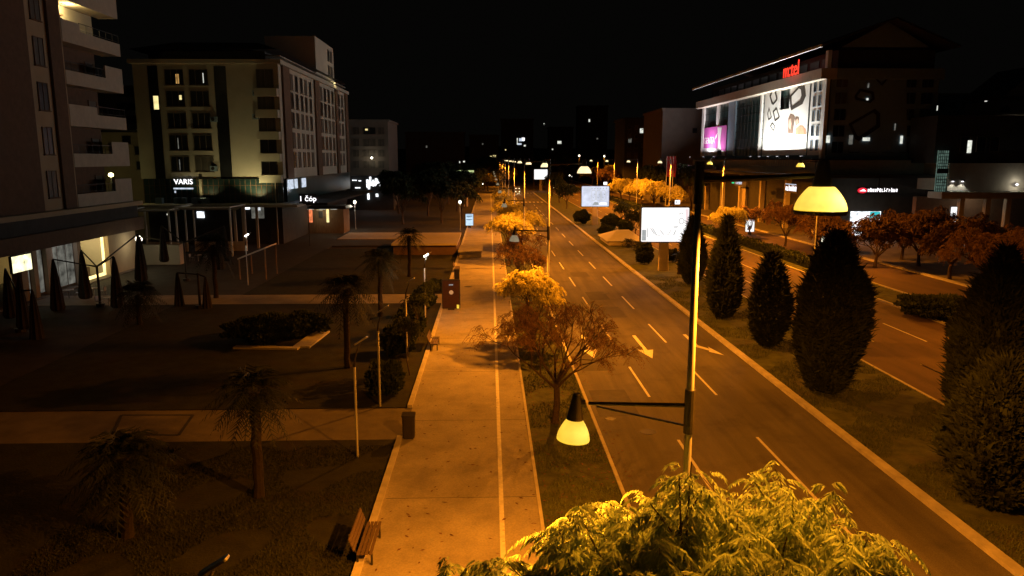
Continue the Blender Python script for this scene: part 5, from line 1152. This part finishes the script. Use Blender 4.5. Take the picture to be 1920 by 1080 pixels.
# red flags
for i, (px, lb) in enumerate([(1250, 'left red flag on a pole before the grey block'), (1256, 'middle red flag before the grey block'), (1262, 'right red flag before the grey block')]):
    q = A(px, 312, 165); t = thing('flag', lb, 'flag', (q.x, 165, 0), 0, 'red flags on poles'); MB().tube([(0, 0, 0), (0, 0, q.z+2.3)], .05, 6).build('pole', 'white', t)
    MB().add([(.06, 0, q.z+2.2), (.65, .1, q.z+2.1), (.75, -.1, q.z+.2), (.6, .05, q.z-2.3), (.06, 0, q.z-2.2), (.3, .12, q.z)], [(0, 1, 5), (1, 2, 5), (2, 3, 5), (3, 4, 5), (4, 0, 5)]).build('cloth', mat('flag_red%d' % i, (.30, .03, .03), .9), t)

# ------------------------------------------------------------------ right colonnaded building
R2 = thing('colonnade_building', 'low white walled building with a colonnade and two wall lights on the right', 'building', (0, 0, 0)); Y3 = 108.0
bx = lambda px: A(px, 350, Y3).x; bz = lambda py: A(1830, py, Y3).z
box('wall', 'slab', R2, bx(1776), bx(2010), Y3, Y3+14, bz(358), bz(306)); box('upper_wall', 'darkwall', R2, bx(1750), bx(2010), Y3+.5, Y3+14, bz(306)+.0, bz(216))
box('ledge', 'slab', R2, bx(1748), bx(2010), Y3-2.5, Y3+1, bz(371), bz(359)); box('back_wall', 'brown', R2, bx(1750), bx(2010), Y3+4, Y3+5, .07, bz(371))
for px in (1790, 1838, 1876, 1925): box('column', 'slab', R2, bx(px)-.35, bx(px)+.35, Y3-2.2, Y3-1.5, .07, bz(371)-.001)
box('terrace', 'paving', R2, bx(1770), bx(2010), Y3-3, Y3+4, .07, .5)
gs = MB().box(bx(1752), bx(1771), Y3-.3, Y3, bz(360), bz(282)).build('glass_stair', 'wincool', R2)
mb = MB()
for k in range(6): x = bx(1752)+(bx(1771)-bx(1752))*k/5; mb.box(x-.03, x+.03, Y3-.36, Y3-.3, bz(360), bz(282))
for k in range(14): z = bz(360)+(bz(282)-bz(360))*k/13; mb.box(bx(1752), bx(1771), Y3-.35, Y3-.301, z-.04, z+.04)
mb.build('mullions', 'dark', gs)
MB().box(bx(1751), bx(1772), Y3-.4, Y3-.37, bz(325), bz(316)).build('spandrel', 'darkwall', gs)
for px in (1784, 1802):
    wl = MB().box(bx(px)-.2, bx(px)+.2, Y3-.4, Y3-.02, bz(339), bz(337)).build('wall_light', 'dark', R2)
    lamp('SPOT', (bx(px), Y3-.45, bz(340)), 90, (1, 1, .93), R2, .05, 'beam', R(100), .4)
    MB().box(bx(px)-.1, bx(px)+.1, Y3-.35, Y3-.1, bz(341), bz(339.3)).build('wall_light_lens', 'neon', R2)
q = A(1907, 346, Y3-.5); MB().lathe([(.001, -.2), (.25, 0), (.001, .2)], (q.x, Y3-.5, q.z), 10).build('wall_light', 'neon', R2); lamp('POINT', (q.x, Y3-.8, q.z), 60, (1, .96, .8), R2, .1)
q = A(1818, 275, Y3+.4); MB().box(q.x-.3, q.x+.3, Y3+.4, Y3+.49, q.z-.9, q.z+.9).build('lit_window', 'winwhite', R2)
for px in (1805, 1835, 1860): window(R2, (bx(px), Y3+.5, bz(285)), SOUTH, 1.4, 2.2, 'glass', 1, 1, 'frame', False)
lamp('POINT', (bx(1850), Y3+1.5, bz(375)), 120, (1, .85, .65), R2, .3)
# pediment house on top right
PH = thing('pediment_house', 'house with a pale gable and arched opening at the upper right edge', 'house', (0, 0, 0)); Y4 = 124.0; hx = lambda px: A(px, 200, Y4).x; hz = lambda py: A(1900, py, Y4).z
box('wall', 'cream', PH, hx(1879), hx(2000), Y4, Y4+10, .07, hz(187))
MB().add([(hx(1879), Y4-.05, hz(180)), (hx(2000), Y4-.05, hz(180)), (hx(1938), Y4-.05, hz(128)), (hx(1879), Y4+10, hz(180)), (hx(2000), Y4+10, hz(180)), (hx(1938), Y4+10, hz(128))], [(0, 1, 2), (5, 4, 3), (0, 3, 4, 1)]).build('gable', 'cream', PH)
MB().add([(hx(1874), Y4-.8, hz(177)), (hx(1938), Y4-.8, hz(122)), (hx(1938), Y4+10, hz(122)), (hx(1874), Y4+10, hz(177)), (hx(1874), Y4-.8, hz(180)), (hx(1938), Y4-.8, hz(125.5)), (hx(1938), Y4+10, hz(125.5)), (hx(1874), Y4+10, hz(180))], [(0, 1, 2, 3), (7, 6, 5, 4), (0, 4, 5, 1), (3, 2, 6, 7), (0, 3, 7, 4)]).build('roof', 'roofm', PH)
box('frieze', 'brown', PH, hx(1877), hx(2000), Y4-.3, Y4+.2, hz(187), hz(180)); MB().prism(disc(hx(1886), hz(208), .75, .9, 14), .05, lambda u, v, w: Vector((u, Y4-.01-w, v))).build('arched_window', 'glass', PH)
lamp('POINT', (hx(1890), Y4-2.5, hz(216)), 170, (1, .88, .62), PH, .2)
MB().box(hx(1862), hx(1895), Y4-3, Y4-.5, hz(217), hz(213)).build('roof_terrace', 'slab', PH)
FB = thing('apartment_building', 'faint grey block behind the colonnaded building', 'building', (0, 0, 0)); q0, q1 = A(1752, 178, 175), A(1868, 178, 175); box('wall', 'grey', FB, q0.x, q1.x, 175, 190, .05, q0.z); box('parapet', 'slab', FB, q0.x-.3, q1.x+.3, 174.7, 190.3, q0.z, q0.z+.4)
for px, py in ((1849, 187), (1738+18, 203)): q = A(px, py, 174.9); window(FB, (q.x, 175, q.z-.6), SOUTH, .8, 1.3, 'winwhite', 1, 1)
for k in range(3):
    for j in range(5): window(FB, (q0.x+2+2.6*j, 175, q0.z-3-3*k), SOUTH, 1.3, 1.5, 'glass', 1, 1)
# dark awning stall at the right
q = G(1868, 470); t = thing('awning_stall', 'dark stall with a flat black awning before the colonnade', 'stall', (q.x, q.y, 0)); aw = 3.1
MB().box(-aw, aw+2, 0, 3.4, 2.55, 2.8).box(-aw, aw+2, -.06, -.001, 2.0, 2.8).build('awning', 'fabric', t)
for x in (-aw+.1, 0, aw+1.9): MB().box(x-.06, x+.06, .1, .22, .05, 2.55).build('post', 'dark', t)
MB().box(-2.4, -1.5, 3.0, 3.1, .1, 2.2).box(-.9, -.3, 3.0, 3.1, .1, 2.2).build('lit_panel', 'shopg', t); MB().box(-aw, aw+2, 3.1, 3.4, .05, 2.55).build('back_wall', 'darkwall', t)

# ------------------------------------------------------------------ far end of the boulevard
def far_block(label, px0, px1, py, Y, lits, m='darkwall'):
    q0, q1 = A(px0, py, Y), A(px1, py, Y); t = thing('far_building', label, 'building', ((q0.x+q1.x)/2, Y, 0)); w = (q1.x-q0.x)/2
    MB().box(-w, w, 0, 15, -.1, q0.z).build('wall', m, t); MB().box(-w-.5, w+.5, -.5, 15.5, q0.z, q0.z+.8).build('roof', 'roofm', t)
    for (px, py2, a, h, mm) in lits:
        q = A(px, py2, Y-.2); MB().box(q.x-a-t.location.x, q.x+a-t.location.x, -.2, 0, q.z-h, q.z+h).build('lit_window', mm, t)
far_block('far dark tower with a cluster of white lights above the junction', 940, 1000, 225, 480, [(978, 262, 1.6, .9, 'neond'), (974, 270, 1.3, .5, 'neond'), (984, 273, .6, .5, 'winwhite'), (970, 265, .25, 2.0, 'winwhite'), (981, 261, .9, .9, 'neon')])
far_block('far dark block with one square lit window right of the junction', 1030, 1075, 240, 500, [(1049, 267, 1.3, .9, 'winwhite'), (1016+20, 280, .4, .4, 'winwhite')])
far_block('far dark block with a single bright window under the sky', 1085, 1140, 200, 520, [(1105, 226, .5, .9, 'winwhite'), (1120, 260, .5, .5, 'shopg')])
far_block('far dark block left of the junction with two yellow lights', 880, 935, 255, 460, [(927, 293, .9, .6, 'winyel'), (921, 294, .7, .5, 'winyel'), (905, 270, .4, .4, 'shopg')])
far_block('far dark block behind the black tree mass', 760, 870, 250, 420, [(800, 275, .4, .6, 'shopg'), (870, 303, .5, .4, 'winwhite'), (862, 304, .3, .5, 'winwhite')])

fl = None
for i, (px, py, Y, sz, m, lb) in enumerate([(1086, 292, 330, .5, 'globe', 'white far lamp above the second billboard'), (1133, 293, 330, .45, 'globe', 'white far lamp left of the high orange tree'), (1177, 297, 320, .5, 'globe', 'far lamp above the gold tree row'), (1196, 296, 300, .5, 'globe', 'far lamp right of the gold tree row end'),
        (948, 281, 430, .45, 'winyel', 'small far lamp under the dark tower'), (905, 345, 290, .3, 'globe', 'low white far light left of the waiting cars'), (899, 349, 290, .25, 'winwhite', 'lower white far light beside the red signal'), (930, 331, 330, .7, 'winyel', 'yellow far lamp left of the waiting cars'), (1068, 329, 330, .35, 'globe', 'far white light right of the blank billboard'), (1072, 331, 335, .3, 'winwhite', 'second far white light right of the blank billboard'), (760, 340, 260, .3, 'globe', 'white light in the black tree mass'), (1228, 258, 600, .6, 'winwhite', 'far hillside light left of the grey block'), (1020, 232, 700, .5, 'winwhite', 'faint hillside light above the junction')]):
    q = A(px, py, Y); t = thing('far_street_lamp', lb, 'street lamp', (q.x, Y, 0), 0, 'far lamps beyond the junction')
    MB().tube([(0, 0, 0), (0, 0, q.z)], .06, 6).build('post', 'dark', t); MB().lathe([(.001, -sz), (sz*.8, -sz*.3), (sz*.8, sz*.3), (.001, sz)], (0, 0, q.z), 10).build('globe', m, t)
    if i in (0, 1, 2, 7): lamp('POINT', (0, -1, q.z-1), 2500, SOD, t, .3)
for i, (px, py, s_, lb) in enumerate([(1150, 350, 2.0, 'tall orange lit tree under the far lamp'), (1168, 352, 1.6, 'orange lit tree right of the tall far one'), (1110, 346, 1.7, 'far orange tree just above the second billboard'), (940, 352, 1.6, 'far orange tree left of the lamp posts'), (915, 358, 1.4, 'far brownish tree over the promenade end'), (950, 345, 1.8, 'far tree behind the waiting cars')]):
    p = G(px, py); dup(fg, (p.x, p.y, 0), i*1.3, lb, 'far trees beyond the junction', s_)
# ------------------------------------------------------------------ world, render
W = bpy.data.worlds.new('World'); SC.world = W; W.use_nodes = True; nt = W.node_tree; bg = nt.nodes['Background']
sky = nt.nodes.new('ShaderNodeTexSky'); sky.sky_type = 'NISHITA'; sky.sun_disc = False; sky.sun_elevation = R(-4); sky.sun_rotation = R(200)
mix = nt.nodes.new('ShaderNodeMix'); mix.data_type = 'RGBA'; mix.inputs[0].default_value = .985; mix.inputs[7].default_value = (.0015, .0014, .0012, 1)
sc_ = nt.nodes.new('ShaderNodeMix'); sc_.data_type = 'RGBA'; sc_.blend_type = 'MULTIPLY'; sc_.inputs[0].default_value = 1; sc_.inputs[7].default_value = (.02, .02, .02, 1)
nt.links.new(sky.outputs[0], sc_.inputs[6]); nt.links.new(sc_.outputs[2], mix.inputs[6]); nt.links.new(mix.outputs[2], bg.inputs[0]); bg.inputs[1].default_value = 1.0
SC.view_settings.view_transform = 'Standard'; SC.view_settings.look = 'None'; SC.view_settings.exposure = 0; SC.view_settings.gamma = 1
SC.render.engine = 'CYCLES'; cy = SC.cycles; cy.use_denoising = True; cy.max_bounces = 4; cy.diffuse_bounces = 2; cy.glossy_bounces = 2; cy.transmission_bounces = 2; cy.use_light_tree = True
cy.sample_clamp_indirect = 3; cy.caustics_reflective = False; cy.caustics_refractive = False
try: cy.denoiser = 'OPENIMAGEDENOISE'
except Exception: pass
